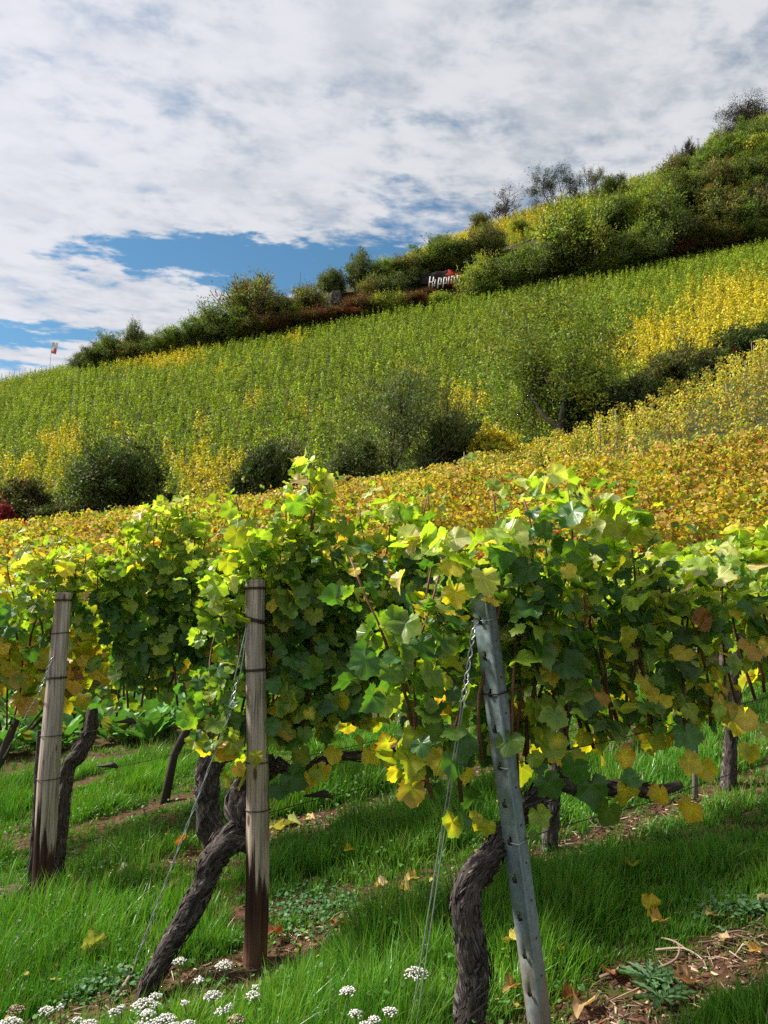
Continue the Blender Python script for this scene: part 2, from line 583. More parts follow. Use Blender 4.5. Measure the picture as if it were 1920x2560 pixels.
def mat_galv(name):
    m, k, b, o = mat_new(name)
    tcn = k.node('ShaderNodeTexCoord')
    ox, oy, oz = k.xyz(tcn.outputs['Object'])
    n1 = k.noise(tcn.outputs['Object'], 55.0, 5.0, 0.65)
    n2 = k.noise(k.comb(k.math('MULTIPLY', ox, 40.0), k.math('MULTIPLY', oy, 40.0), k.math('MULTIPLY', oz, 3.0)), 1.0, 5.0, 0.6)
    c = k.mix(k.ramp(n1, 0.3, 0.7), (0.175, 0.235, 0.285), (0.265, 0.33, 0.375))
    c = k.mix(k.math('MULTIPLY', k.ramp(n2, 0.5, 0.75), 0.45), c, (0.21, 0.25, 0.285))
    dirt = k.math('MULTIPLY', k.ramp(oz, 0.42, 0.10), k.ramp(n2, 0.25, 0.6))
    c = k.mix(k.math('MULTIPLY', dirt, 0.75), c, (0.27, 0.19, 0.13))
    k.l.new(c, b.inputs['Base Color'])
    b.inputs['Metallic'].default_value = 0.35
    k.put(b.inputs['Roughness'], k.ramp(n1, 0.2, 0.8, 0.45, 0.68))
    k.l.new(k.bump(n2, 0.15, 0.002), b.inputs['Normal'])
    return m

def mat_plain(name, col, rough=0.6, metal=0.0, spec=0.4, nscale=30.0, var=0.2):
    m, k, b, o = mat_new(name)
    tcn = k.node('ShaderNodeTexCoord')
    n = k.noise(tcn.outputs['Object'], nscale, 4.0, 0.6)
    c = k.mix(n, tuple(x * (1 - var) for x in col), tuple(min(1, x * (1 + var)) for x in col))
    k.l.new(c, b.inputs['Base Color'])
    b.inputs['Roughness'].default_value = rough
    b.inputs['Metallic'].default_value = metal
    b.inputs['Specular IOR Level'].default_value = spec
    return m

M_VINE = mat_leaf('vine_leaf', 0.50, 0.36, veins=True, spec=0.5, var=0.18, scale=35.0, tint=(1.42, 1.5, 0.40))
M_FAR = mat_leaf('far_leaf', 0.36, 0.6, var=0.22, scale=2.0, spec=0.2, tint=(1.4, 1.35, 0.4))
M_TREE = mat_leaf('tree_leaf', 0.28, 0.6, var=0.25, scale=0.9, spec=0.2, tint=(1.2, 1.2, 0.5))
M_GRASS = mat_leaf('grass_blade', 0.34, 0.33, var=0.18, scale=3.0, spec=0.25, tint=(1.15, 1.25, 0.4))
M_WEED = mat_leaf('weed_leaf', 0.25, 0.5, var=0.2, scale=25.0, spec=0.2)
M_HILL = mat_leaf('hill_vine_leaf', 0.25, 0.6, var=0.15, scale=1.5, spec=0.15, tint=(1.3, 1.3, 0.4))
M_DRY = mat_leaf('dry_leaf', 0.3, 0.6, veins=True, var=0.25, scale=40.0, spec=0.2, tint=(1.3, 1.1, 0.6))
M_BARK = mat_bark('vine_bark', (0.018, 0.013, 0.013), (0.18, 0.148, 0.138), (0.50, 0.45, 0.43), 12.0, 7.0, 1.0)
M_CANE = mat_attr('vine_cane', 0.6, 0.35, 25.0, 0.2)
M_TRUNK = mat_attr('tree_bark', 0.9, 0.35, 4.0, 0.4)
M_POST = mat_wood_post('weathered_post')
M_GALV = mat_galv('galvanised_steel')
M_WIRE = mat_plain('zinc_wire', (0.40, 0.46, 0.47), 0.4, 0.6)
M_RUST = mat_plain('rusty_wire', (0.045, 0.032, 0.03), 0.7, 0.3)
M_STONE = mat_attr('stone', 0.9, 0.35, 1.2, 0.5)
M_FLOWER = mat_attr('yarrow_floret', 0.7, 0.08, 60.0)
M_LITTER = mat_attr('litter', 0.85, 0.3, 60.0)
M_PAINT = mat_plain('white_paint', (0.78, 0.76, 0.74), 0.6, nscale=2.0, var=0.1)

# ------------------------------------------------------------------ ground
def build_ground():
    ang = np.radians(np.concatenate([np.linspace(-180, -42, 36, endpoint=False), np.linspace(-42, 42, 330), np.linspace(42, 180, 36)[1:-1]]))
    dist = np.concatenate([np.linspace(0.15, 9, 180, endpoint=False), np.geomspace(9, 60, 60, endpoint=False),
                           np.linspace(60, 240, 100, endpoint=False), np.geomspace(240, 1500, 26)])
    A_, D_ = np.meshgrid(ang, dist, indexing='ij')
    X = np.sin(A_) * D_; Y = np.cos(A_) * D_
    Z = height(X, Y) + np.where(D_ < 14, bumpz(X, Y), 0) + np.where(D_ > 30, 0.6 * (fbm(X * .15, Y * .15, 3, 3) - .5), 0)
    na, nd = len(ang), len(dist)
    V = np.stack([X, Y, Z], -1).reshape(-1, 3)
    i = np.arange(na)[:, None]; j = np.arange(nd - 1)[None, :]
    i2 = (i + 1) % na
    Q = np.stack([i * nd + j, i * nd + j + 1, i2 * nd + j + 1, i2 * nd + j], -1).reshape(-1, 4)
    V = np.concatenate([V, [[0, 0, float(height(np.array([0.]), np.array([0.]))[0])]]])
    c = len(V) - 1
    ii = np.arange(na)
    T = np.stack([np.full(na, c), ii * nd, ((ii + 1) % na) * nd], -1)
    m, k, b, o = mat_new('soil')
    tcn = k.node('ShaderNodeTexCoord')
    P = tcn.outputs['Object']
    n1 = k.noise(P, 1.7, 5, 0.6); n2 = k.noise(P, 38.0, 5, 0.7); n3 = k.noise(P, 9.0, 4, 0.6)
    c_ = k.mix(k.ramp(n2, 0.3, 0.7), (0.035, 0.017, 0.011), (0.15, 0.078, 0.052))
    c_ = k.mix(k.ramp(n3, 0.52, 0.66), c_, (0.05, 0.065, 0.012))
    x, y, z = k.xyz(P)
    far = k.ramp(y, 7.0, 14.0)
    c_ = k.mix(far, c_, k.mix(n1, (0.028, 0.03, 0.012), (0.06, 0.06, 0.02)))
    k.l.new(c_, b.inputs['Base Color'])
    b.inputs['Roughness'].default_value = 0.95
    b.inputs['Specular IOR Level'].default_value = 0.1
    k.l.new(k.bump(n2, 0.9, 0.02), b.inputs['Normal'])
    g = obj('ground', make_mesh('ground', V, [Q, T], m))
    g["kind"] = "structure"
build_ground()

# ------------------------------------------------------------------ leaf shapes
def leaf_outline(n):
    a = np.array([0, 12, 26, 36, 48, 57, 68, 80, 90, 104, 116, 132, 150, 166, 176])
    r = np.array([1.0, .93, .80, .74, .84, .88, .80, .69, .64, .70, .69, .60, .54, .44, .16])
    th = np.linspace(-174, 174, n)
    rr = np.interp(np.abs(th), a, r)
    return np.radians(th), rr

def leaf_template(n, rings, seed, tooth=0.055):
    """grape leaf, stalk joint at the origin, midrib along +y, length about 1; returns V, F, ring fraction"""
    rg = np.random.default_rng(seed)
    th, rr = leaf_outline(n)
    rr = rr * (1 + tooth * np.where(np.arange(n) % 2 == 0, 1, -1)) * rg.uniform(.92, 1.08, n)
    V = [[0, 0, 0]]; fr = [0]
    for k in rings:
        s = rr * k if k == 1 else np.minimum(rr, .75) * k
        V += [[math.sin(t) * q, math.cos(t) * q, 0] for t, q in zip(th, s)]
        fr += [k] * n
    V = np.array(V, float); fr = np.array(fr)
    fold = rg.uniform(-.1, .95); cup = rg.uniform(-.85, .25); wv = rg.uniform(.04, .13); ph = rg.uniform(0, 6.3)
    ang = np.arctan2(V[:, 0], V[:, 1])
    V[:, 2] = fold * np.abs(V[:, 0]) * .6 + cup * V[:, 1] ** 2 * .5 + wv * fr * np.sin(ang * 4 + ph) + rg.uniform(-.35, .35) * V[:, 0] * V[:, 1]
    F_ = [[0, 1 + i, 2 + i] for i in range(n - 1)]
    for q in range(len(rings) - 1):
        a0, b0 = 1 + q * n, 1 + (q + 1) * n
        for i in range(n - 1):
            F_ += [[a0 + i, b0 + i, b0 + i + 1], [a0 + i, b0 + i + 1, a0 + i + 1]]
    F_ = np.array(F_)[:, ::-1]
    return V, F_, fr

LEAF_HI = [leaf_template(36, (.5, 1), s) for s in range(10)]
LEAF_MID = [leaf_template(17, (1,), 20 + s, .03) for s in range(4)]
LOW_V = np.array([[0, 0, 0], [-.62, .25, .12], [0, .45, -.05], [.62, .25, .12], [-.45, .8, 0], [0, 1.0, -.18], [.45, .8, 0]], float)
LOW_F = np.array([[0, 2, 1], [0, 3, 2], [1, 2, 4], [2, 3, 6], [2, 5, 4], [2, 6, 5]])
LEAF_LOW = [(LOW_V, LOW_F, np.array([0, 1, .3, 1, 1, 1, 1.]))]
DIA_V = np.array([[0, 0, 0], [-.42, .5, .1], [.42, .5, .1], [0, 1, -.1]], float)
LEAF_DIA = [(DIA_V, np.array([[0, 2, 1], [1, 2, 3]]), np.array([0., .6, .6, 1]))]

def scatter_leaves(geo, templates, P, D, N, size, col, edge, width=1.0):
    """copies of leaf templates at P, midrib along D, face normal N"""
    P = np.asarray(P, float); n = len(P)
    if n == 0: return
    D = norm(np.asarray(D, float)); N = np.asarray(N, float)
    N = norm(N - D * (N * D).sum(1, keepdims=True))
    Xa = np.cross(D, N)
    size = np.asarray(size, float)
    which = rng.integers(0, len(templates), n)
    for ti, (V, F_, fr) in enumerate(templates):
        s = np.nonzero(which == ti)[0]
        if not len(s): continue
        m = len(V)
        W_ = (P[s][:, None] + size[s][:, None, None] * (V[None, :, 0:1] * width * Xa[s][:, None] + V[None, :, 1:2] * D[s][:, None] + V[None, :, 2:3] * N[s][:, None]))
        f = (F_[None] + (np.arange(len(s)) * m)[:, None, None]).reshape(-1, 3)
        e = (fr ** 2.2)[None, :, None]
        c = col[s][:, None] * (1 - e) + edge[s][:, None] * e
        uv = np.tile(V[:, :2], (len(s), 1))
        geo.add(W_.reshape(-1, 3), [f], c.reshape(-1, 3), uv)

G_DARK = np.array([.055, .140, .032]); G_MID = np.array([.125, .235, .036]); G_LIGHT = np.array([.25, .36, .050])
Y_GREEN = np.array([.34, .37, .035]); YEL = np.array([.63, .53, .045]); OCHRE = np.array([.56, .34, .07]); BROWN = np.array([.20, .085, .03]); RED = np.array([.22, .03, .015])

def pick(p, cols, n):
    p = np.array(p, float); p /= p.sum()
    return np.array(cols)[rng.choice(len(cols), n, p=p)]

def leaf_colours(h, yellow):
    """autumn colours by height and turning; pale upper leaves are young growth plus painted-in sunlight"""
    n = len(h)
    col = np.zeros((n, 3)); edge = np.zeros((n, 3))
    u = rng.random(n)
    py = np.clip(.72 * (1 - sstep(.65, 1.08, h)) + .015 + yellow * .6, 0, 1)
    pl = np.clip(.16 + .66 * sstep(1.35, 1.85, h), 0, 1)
    for i in range(n):
        if u[i] < py[i]:
            v = rng.random()
            c = YEL if v < .50 else (Y_GREEN if v < .94 else OCHRE)
            e = c * .95 if rng.random() < .6 else (OCHRE if rng.random() < .35 else (BROWN if rng.random() < .2 else G_LIGHT))
        else:
            v = rng.random()
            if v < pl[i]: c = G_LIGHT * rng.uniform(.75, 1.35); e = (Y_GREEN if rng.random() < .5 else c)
            elif v < pl[i] + .30: c = G_MID; e = (G_LIGHT if rng.random() < .4 else c)
            else: c = G_DARK * rng.uniform(.8, 1.4); e = (c if rng.random() < .85 else G_LIGHT * .8)
        k = rng.uniform(.82, 1.18)
        col[i] = c * k; edge[i] = e * k
    return col, edge

# ------------------------------------------------------------------ vines of the three front rows
def shoot_leaves(c, t0, t1, top, cordon, nshoots, yellow=0.0, lowdens=.5, bot=None, spread=.15, lateral=1.0, leafsize=(.038, .078)):
    """shoots tied upright between the wires, leaves along them. Returns leaf arrays and cane paths.
    top(t) = height of the canopy, bot(t) = height under which few leaves hang"""
    Ps, Ds, Ns, Ss, Hs = [], [], [], [], []
    canes = []
    CS = c + .07
    cv = np.array([ROW_C[0], ROW_C[1], 0]); rv = np.array([ROW_R[0], ROW_R[1], 0]); up = np.array([0, 0, 1.0])
    for k in range(nshoots):
        t = t0 + (t1 - t0) * (k + rng.random()) / nshoots
        off = rng.normal(0, .03)
        H = top(t) - .09 + rng.normal(0, .05)
        h = cordon + rng.uniform(-.08, .06)
        lean = rng.normal(0, .22); b = rng.normal(0, .10)
        path = []
        step = .034
        vt, vo = lean, b
        side = 1 if rng.random() < .5 else -1
        while h < H:
            p2 = rowpt(CS, t) + ROW_C * off
            g = hz(p2[0], p2[1])
            p = np.array([p2[0], p2[1], g + h])
            path.append(p)
            fb = bot(t) if bot else cordon + .25
            dens = 1.0 if h > fb else lowdens
            taper = 1.0 - .45 * sstep(H - .35, H, h)
            for rep in range(1 + (rng.random() < lateral) + (rng.random() < lateral - 1)):
                if rng.random() > dens: continue
                sd = side if rep == 0 else (1 if rng.random() < .5 else -1)
                o = cv * sd * rng.uniform(.3, 1.0) + rv * rng.normal(0, .6) + up * rng.normal(.05, .35)
                o = norm(o)
                reach = rng.uniform(.04, .10) if rep == 0 else rng.uniform(.03, spread + .03)
                lp = p + o * reach
                d = norm(o * rng.uniform(.25, .8) + up * rng.normal(-.75, .35) + rv * rng.normal(0, .35))
                nrm = norm(cv * sd * rng.uniform(.4, 1.1) + up * rng.normal(.55, .35) + rv * rng.normal(0, .45))
                if h > H - .25:
                    d = norm(o + up * rng.normal(-.1, .5)); nrm = norm(up * .8 + cv * sd * .5 + rng.normal(0, .5, 3))
                Ps.append(lp); Ds.append(d); Ns.append(nrm)
                Ss.append(rng.uniform(*leafsize) * taper * (1 if rep == 0 else .85)); Hs.append(h)
            side = -side
            vt += rng.normal(0, .10) - vt * .1; vo += rng.normal(0, .10) - vo * .12 - off * .6
            t += vt * step; off += vo * step; h += step
        if len(path) > 3: canes.append(np.array(path))
    Ps, Ds, Ns, Ss, Hs = map(np.array, (Ps, Ds, Ns, Ss, Hs))
    return Ps, Ds, Ns, Ss, Hs, canes

def petioles(geo, P, D, N, S):
    """short stalk behind each leaf"""
    for i in range(len(P)):
        back = P[i] - D[i] * S[i] * .35 - N[i] * S[i] * .25
        tube(geo, np.array([P[i], back]), np.array([.0016, .0018]), 3, (.16, .10, .03), cap=False)

def top_from_pixels(c, pts, lo=1.7):
    tt, hh = [], []
    for (px, py) in pts:
        p = onrow(px, py, c)
        tt.append(tof(p)); hh.append(p.z - hz(p.x, p.y))
    o = np.argsort(tt); tt = np.array(tt)[o]; hh = np.array(hh)[o]
    return lambda t: max(1.3, float(np.interp(t, tt, hh)))

def bark_trunk(path, rad, seed, sides=36, step=.007, flakes=120, ridge=.22):
    P, r_ = resample(path, rad, step)
    g = Geo()
    def dsp(a, l):
        x = a / (2 * math.pi) * 14 + l * 9.0
        n1 = np.abs(vnoise(np.cos(a) * 3.2 + l * 2.2 + 10, np.sin(a) * 3.2 + l * 7, seed) - .5) * 2
        n2 = fbm(np.cos(a - l * 4) * 1.3 + 5, np.sin(a - l * 4) * 1.3 + l * 9, 3, seed + 5) - .5
        n3 = np.abs(vnoise(np.cos(a - l * 1.5) * 8 + 40, np.sin(a - l * 1.5) * 8 + l * 15, seed + 9) - .5) * 2
        n4 = fbm(np.cos(a + l * 2) * .8 + 15, np.sin(a + l * 2) * .8 + l * 6.5, 2, seed + 31) - .5
        return ridge * (-.8 * n1 + .35) + .5 * n2 + .55 * n4 - ridge * .8 * n3
    tube(g, P, r_, sides, (1, 1, 1), True, dsp)
    T, N, B = frames(P)
    for k in range(min(2, flakes // 25)):                        # knots and stubs of old pruning cuts
        i = int(rng.integers(len(P) // 6, len(P) - 5)); a = rng.random() * 6.28
        nn = math.cos(a) * N[i] + math.sin(a) * B[i]; q = r_[i]
        tube(g, np.array([P[i] + nn * q * .4, P[i] + nn * q * 1.1 + T[i] * q * .35, P[i] + nn * q * 1.25 + T[i] * q * .7]), np.array([q * .55, q * .40, q * .32]), 12, (.8, .75, .7), True, lambda a_, l_: .35 * (vnoise(np.cos(a_) * 2 + 7, np.sin(a_) * 2 + l_ * 30, k + seed) - .5))
    for k in range(int(flakes * 2.4)):                                      # peeling strips of bark
        i = rng.integers(4, max(5, len(P) - 14))
        L = int(rng.integers(4, 11)); a = rng.random() * 6.28; tw = rng.normal(.06, .05)
        wd = rng.uniform(.002, .0075); shade_ = rng.choice([.35, .6, 1.2, 1.7, 2.1], p=[.2, .2, .25, .2, .15])
        idx = np.clip(np.arange(i, i + L), 0, len(P) - 1)
        pts = []
        lift = rng.uniform(.0, .006) if rng.random() < .6 else rng.uniform(.008, .024)
        for q, ii in enumerate(idx):
            aa = a + tw * q
            nn = math.cos(aa) * N[ii] + math.sin(aa) * B[ii]; bb = -math.sin(aa) * N[ii] + math.cos(aa) * B[ii]
            base = P[ii] + nn * (r_[ii] * 1.03 + .002 + lift * (q / L) ** 2)
            ww = wd * (1 - .8 * abs(q / L - .4))
            pts += [base - bb * ww, base + bb * ww]
        pts = np.array(pts); n = len(idx)
        f = np.array([[2 * q, 2 * q + 1, 2 * q + 3, 2 * q + 2] for q in range(n - 1)])
        ln = i * step
        g.add(pts, [f], (shade_, shade_, shade_), np.stack([np.tile([rng.random(), rng.random()], n)[:2 * n], np.repeat(ln + np.arange(n) * step, 2)], -1))
    return g

def cane_mesh(path, r0, r1, name='cane'):
    g = Geo()
    P, r_ = resample(path[::2] if len(path) > 6 else path, np.linspace(r0, r1, len(path[::2] if len(path) > 6 else path)), .05)
    c0 = np.array([.10, .042, .026]) * rng.uniform(.6, 1.5)
    colr = c0 * np.linspace(1, 1.3, len(P))[:, None]
    tube(g, P, r_ * (1 + .18 * np.sin(np.arange(len(P)) * 2.1)), 6, colr)
    return g.mesh(name, M_CANE)

POSTS = [(C3, [(1203, 1500), (1353, 2600)], 66), (C2, [(638, 1475), (641, 2398)], 44), (C1, [(158, 1500), (104, 2255)], 40)]
def clear_posts(P, D, N, S_, H, canes):
    """no leaf grows through a post or in front of it: the shoots are tied to the wires behind"""
    mid = P + D * S_[:, None] * .4
    px, py = pix(mid); keep = np.ones(len(P), bool)
    cc = P[:, 0] * ROW_C[0] + P[:, 1] * ROW_C[1]
    for (c, ((x0, y0), (x1, y1)), hw) in POSTS:
        xx = x0 + (py - y0) * (x1 - x0) / (y1 - y0)
        lim = hw + .35 * S_ * F / np.maximum(P[:, 1], 1)
        keep &= ~((py > y0) & (py < y1) & (np.abs(px - xx) < lim) & (cc < c + .03))
    return P[keep], D[keep], N[keep], S_[keep], H[keep], canes

def near_vine(label, c, spans, trunk_paths, top, cordon, nsh, yellow, extra=(), cordon_path=None, max_canes=99, **kw):
    base = trunk_paths[0][0][0]
    root = empty('grapevine', base, label, 'grapevine', 'vines of the three front rows')
    inv = -np.asarray(base, float)
    for (path, rad, seed, fl) in trunk_paths:
        o = obj('trunk', bark_trunk(path, rad, seed, flakes=fl).mesh('trunk', M_BARK, origin=base), root)
    if cordon_path:
        o = obj('cordon', bark_trunk(cordon_path[0], cordon_path[1], 77, sides=18, step=.012, flakes=25).mesh('cordon', M_BARK, origin=base), root)
    g = Geo()
    allc = []
    for (t0, t1) in spans:
        P, D, N, S_, H, canes = clear_posts(*shoot_leaves(c, t0, t1, top, cordon, max(1, int(nsh * 1.35 * (t1 - t0))), yellow, **kw))
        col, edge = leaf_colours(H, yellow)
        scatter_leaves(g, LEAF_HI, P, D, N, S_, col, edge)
        petioles(g, P, D, N, S_)
        allc += canes
    extra = list(extra)
    cv3 = np.array([ROW_C[0], ROW_C[1], 0]); rv3 = np.array([ROW_R[0], ROW_R[1], 0])
    for (t0, t1) in spans:
        for q in range(int(150 * (t1 - t0))):  # extra pale leaves along the top, sunlight on the canopy put into their colour
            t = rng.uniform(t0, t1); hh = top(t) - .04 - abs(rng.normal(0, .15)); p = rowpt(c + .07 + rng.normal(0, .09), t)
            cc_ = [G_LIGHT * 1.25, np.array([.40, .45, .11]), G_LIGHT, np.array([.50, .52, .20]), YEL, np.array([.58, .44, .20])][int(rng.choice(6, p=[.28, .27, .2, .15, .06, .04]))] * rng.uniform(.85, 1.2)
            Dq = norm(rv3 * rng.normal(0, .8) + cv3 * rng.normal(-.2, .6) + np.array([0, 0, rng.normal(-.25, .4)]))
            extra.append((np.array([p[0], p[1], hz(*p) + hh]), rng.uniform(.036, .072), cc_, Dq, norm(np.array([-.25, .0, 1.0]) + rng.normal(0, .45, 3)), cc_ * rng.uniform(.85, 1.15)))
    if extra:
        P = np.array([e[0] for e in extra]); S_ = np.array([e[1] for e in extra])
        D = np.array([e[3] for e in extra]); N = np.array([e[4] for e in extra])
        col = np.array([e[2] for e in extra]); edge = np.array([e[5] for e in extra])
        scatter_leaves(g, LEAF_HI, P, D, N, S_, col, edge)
    obj('foliage', g.mesh('foliage', M_VINE, origin=base), root)
    for cn in allc[:max_canes]:
        obj('cane', cane_mesh(cn - np.asarray(base), .0065, .003), root)
    return root

def xl(px, py, c, off, size, col, tilt=0.0, edge=None):
    """one leaf that stands out, hung on the near side of its row"""
    p = np.array(onrow(px, py, c, -off * .45))
    size = size * .44
    D = norm(np.array([math.sin(R(tilt)), 0, -math.cos(R(tilt))]) + rng.normal(0, .3, 3))
    N = norm(np.array([-.15, -.9, .5]) + rng.normal(0, .42, 3))
    p = p - D * size * .45
    return (p, size, np.array(col), D, N, np.array(col if edge is None else edge))

def rp(px, py, c, off=0.0): return np.array(onrow(px, py, c, off))
def pr(wpx, c, px=960): return wpx * .5 * c / (ROW_C[0] * ray(px, 1500)[0] + ROW_C[1]) / F

def trunk_on(c, pts, offs=0.0):
    path, rad = [], []
    for i, (px, py, wd) in enumerate(pts):
        off = offs[i] if isinstance(offs, (list, tuple)) else offs
        path.append(rp(px, py, c, off)); rad.append(pr(wd, c, px))
    # sink the foot a little into the soil
    path[0] = path[0].copy(); path[0][2] = min(path[0][2], hz(path[0][0], path[0][1]) - .04)
    return path, rad

def T_(c, px, py=1700): return tof(onrow(px, py, c))

# --- front row behind the steel post
top3 = top_from_pixels(C3, [(1060, 1300), (1120, 1275), (1200, 1310), (1290, 1290), (1340, 1270), (1385, 1140), (1445, 1140), (1480, 1330), (1525, 1350), (1550, 1210), (1580, 1215), (1610, 1350), (1680, 1385), (1780, 1390), (1850, 1310), (1900, 1275), (2100, 1300)])
bot3 = lambda t: 1.12
tp3 = trunk_on(C3, [(1176, 2640, 78), (1174, 2560, 66), (1190, 2440, 70), (1176, 2360, 70), (1160, 2280, 68), (1176, 2205, 60), (1228, 2140, 60), (1270, 2075, 54), (1340, 1995, 52), (1395, 1948, 52)], .05)
cp3 = trunk_on(C3, [(1395, 1948, 48), (1470, 1975, 44), (1560, 1968, 36), (1640, 1978, 32), (1700, 1960, 20)], .05)
cp3[0][0][2] = rp(1395, 1948, C3, .05)[2]
ex3 = [xl(1142, 1500, C3, .16, .125, YEL * 1.1, 12, YEL), xl(1235, 1500, C3, .15, .12, OCHRE * 1.2, 80, YEL), xl(1255, 1400, C3, .16, .14, G_DARK * 1.3, 8),
       xl(1310, 1440, C3, .15, .15, G_DARK, -8), xl(1380, 1480, C3, .14, .13, G_DARK * 1.2, 15), xl(1420, 1300, C3, .15, .17, G_DARK * 1.5, -15),
       xl(1440, 1390, C3, .15, .14, G_MID, 5), xl(1340, 1620, C3, .15, .16, G_DARK * 1.2, -5), xl(1490, 1610, C3, .15, .12, G_MID, 20),
       xl(1565, 1600, C3, .16, .11, Y_GREEN, -8), xl(1270, 1870, C3, .12, .13, G_MID, -20), xl(1440, 1940, C3, .15, .15, G_DARK * 1.3, -5),
       xl(1480, 1990, C3, .14, .17, G_DARK * 1.1, 10), xl(1515, 2040, C3, .15, .14, G_MID * .7, -10), xl(1585, 1955, C3, .15, .11, G_DARK * 1.6, 60),
       xl(1565, 1995, C3, .13, .15, YEL * .8, 5, Y_GREEN), xl(1650, 1995, C3, .12, .11, YEL, 20, OCHRE), xl(1726, 2035, C3, .12, .14, YEL, -5, OCHRE),
       xl(1735, 1915, C3, .12, .13, YEL * .95, 40), xl(1770, 1935, C3, .12, .12, YEL * .9, 10), xl(1875, 1890, C3, .1, .11, Y_GREEN * .9, -15, YEL),
       xl(1215, 2075, C3, .02, .085, Y_GREEN, 10), xl(1180, 2045, C3, .03, .06, Y_GREEN * .8, -60), xl(1355, 2050, C3, .08, .11, G_LIGHT * 1.3, 20),
       xl(1330, 2090, C3, .08, .06, G_MID, -70), xl(1545, 1330, C3, .12, .15, Y_GREEN * .8, 25), xl(1600, 1345, C3, .12, .14, Y_GREEN, 30),
       xl(1620, 1590, C3, .15, .10, G_MID, 0), xl(1760, 1560, C3, .12, .13, BROWN * 1.8, 60), xl(1700, 1640, C3, .14, .12, YEL * .7, -20)]
near_vine('gnarled old vine in front row trained up behind the leaning steel post', C3, [(T_(C3, 1075), T_(C3, 1075) + 1.15)], [(tp3[0], tp3[1], 3, 170)],
          top3, .80, 17, .06, ex3, cp3, bot=bot3, lowdens=.55, lateral=1.35)
t0 = T_(C3, 1075) + 1.15
b3 = rowpt(C3, t0 + .25)
near_vine('vine at right edge of front row, beyond the steel post', C3, [(t0, t0 + 1.2)],
          [([np.array([b3[0], b3[1], hz(*b3) - .04]), np.array([b3[0] + .03, b3[1], hz(*b3) + .4]), np.array([b3[0] + .1, b3[1] + .04, hz(*b3) + .8])], [.045, .035, .03], 12, 20)],
          top3, .80, 15, .12, bot=lambda t: 1.05, lowdens=.3)

# --- middle row with the tall round post
top2 = top_from_pixels(C2, [(555, 1370), (600, 1310), (690, 1300), (728, 1180), (750, 1120), (800, 1115), (838, 1170), (868, 1370), (905, 1400), (935, 1200), (965, 1190), (1000, 1240), (1040, 1260), (1065, 1390), (1180, 1400), (1400, 1420), (1900, 1430)])
tp2 = trunk_on(C2, [(345, 2525, 24), (378, 2455, 44), (425, 2365, 50), (470, 2290, 54), (512, 2205, 57), (535, 2140, 56), (575, 2098, 66), (618, 2072, 76), (600, 2020, 78), (612, 1975, 74), (640, 1930, 62), (690, 1905, 48)],
               [-.02, -.01, .03, .05, .06, .07, .08, .09, .10, .10, .10, .08])
cp2 = trunk_on(C2, [(690, 1905, 40), (745, 1930, 24), (830, 1895, 22), (930, 1888, 24), (1030, 1880, 21), (1110, 1905, 17), (1170, 1960, 14)], .06)
cp2[0][0][2] = rp(690, 1905, C2, .08)[2]
ex2 = [xl(1092, 1885, C2, .12, .17, YEL * 1.05, -6, YEL), xl(935, 1895, C2, .12, .15, YEL, 12), xl(830, 1895, C2, .1, .13, YEL, -10), xl(1060, 1915, C2, .12, .13, YEL * .9, 15),
       xl(975, 1915, C2, .1, .1, YEL * .9, -20), xl(755, 1900, C2, .12, .15, Y_GREEN * .7, 0, G_MID), xl(745, 1955, C2, .13, .18, G_DARK * 1.1, 8), xl(700, 1985, C2, .12, .14, G_DARK, -10),
       xl(760, 1960, C2, .1, .15, YEL * .85, 20, OCHRE), xl(810, 1935, C2, .1, .12, OCHRE * 1.1, -15, YEL), xl(1150, 1870, C2, .12, .14, YEL, 5), xl(1205, 1890, C2, .1, .13, YEL, 0),
       xl(690, 1610, C2, .14, .12, G_MID * .8, 5), xl(685, 1720, C2, .14, .12, G_DARK * 1.6, -5), xl(690, 1815, C2, .14, .12, G_DARK * 1.5, 80), xl(640, 1900, C2, .16, .1, Y_GREEN, 10),
       xl(605, 1960, C2, .16, .11, Y_GREEN * .8, -5), xl(600, 1930, C2, .15, .10, OCHRE * 1.3, 20, YEL), xl(568, 1955, C2, .14, .11, Y_GREEN * .75, -10),
       xl(590, 1350, C2, .16, .15, Y_GREEN, -10), xl(570, 1420, C2, .16, .13, Y_GREEN, 10), xl(620, 1390, C2, .14, .14, G_LIGHT, 0), xl(680, 1520, C2, .14, .09, YEL * .9, 0),
       xl(870, 1330, C2, .14, .14, G_LIGHT * .8, 5), xl(740, 1270, C2, .14, .14, G_MID * 1.3, -10), xl(1010, 1290, C2, .14, .14, G_MID, 5), xl(1030, 1560, C2, .13, .13, YEL * .75, 10),
       xl(860, 1760, C2, .13, .12, YEL * .9, 40), xl(1040, 1730, C2, .12, .12, YEL, -20), xl(565, 1280, C2, .1, .12, G_LIGHT, -30)]
ts2 = T_(C2, 600)
near_vine('twisted old vine leaning into the round middle post, yellow leaves along its foot', C2, [(ts2 - .16, ts2 + 1.2)], [(tp2[0], tp2[1], 5, 200)],
          top2, .86, 18, .05, ex2, cp2, bot=lambda t: 1.18, lowdens=.80, lateral=1.5)
for k in range(3):
    t0 = ts2 + 1.2 + 1.15 * k
    b2 = rowpt(C2, t0 + .3)
    near_vine(['vine in middle row right behind the steel post', 'vine in middle row behind the thin grey stake', 'vine at far right end of middle row'][k], C2, [(t0, t0 + 1.15)],
              [([np.array([b2[0], b2[1], hz(*b2) - .04]), np.array([b2[0] + .05, b2[1], hz(*b2) + .4]), np.array([b2[0] + .15, b2[1] + .05, hz(*b2) + .82])], [.04, .032, .03], 30 + k, 20)],
              top2, .86, 14, .14 if k == 0 else .2, bot=lambda t: 1.1, lowdens=.25 if k == 0 else .18, lateral=1.0)

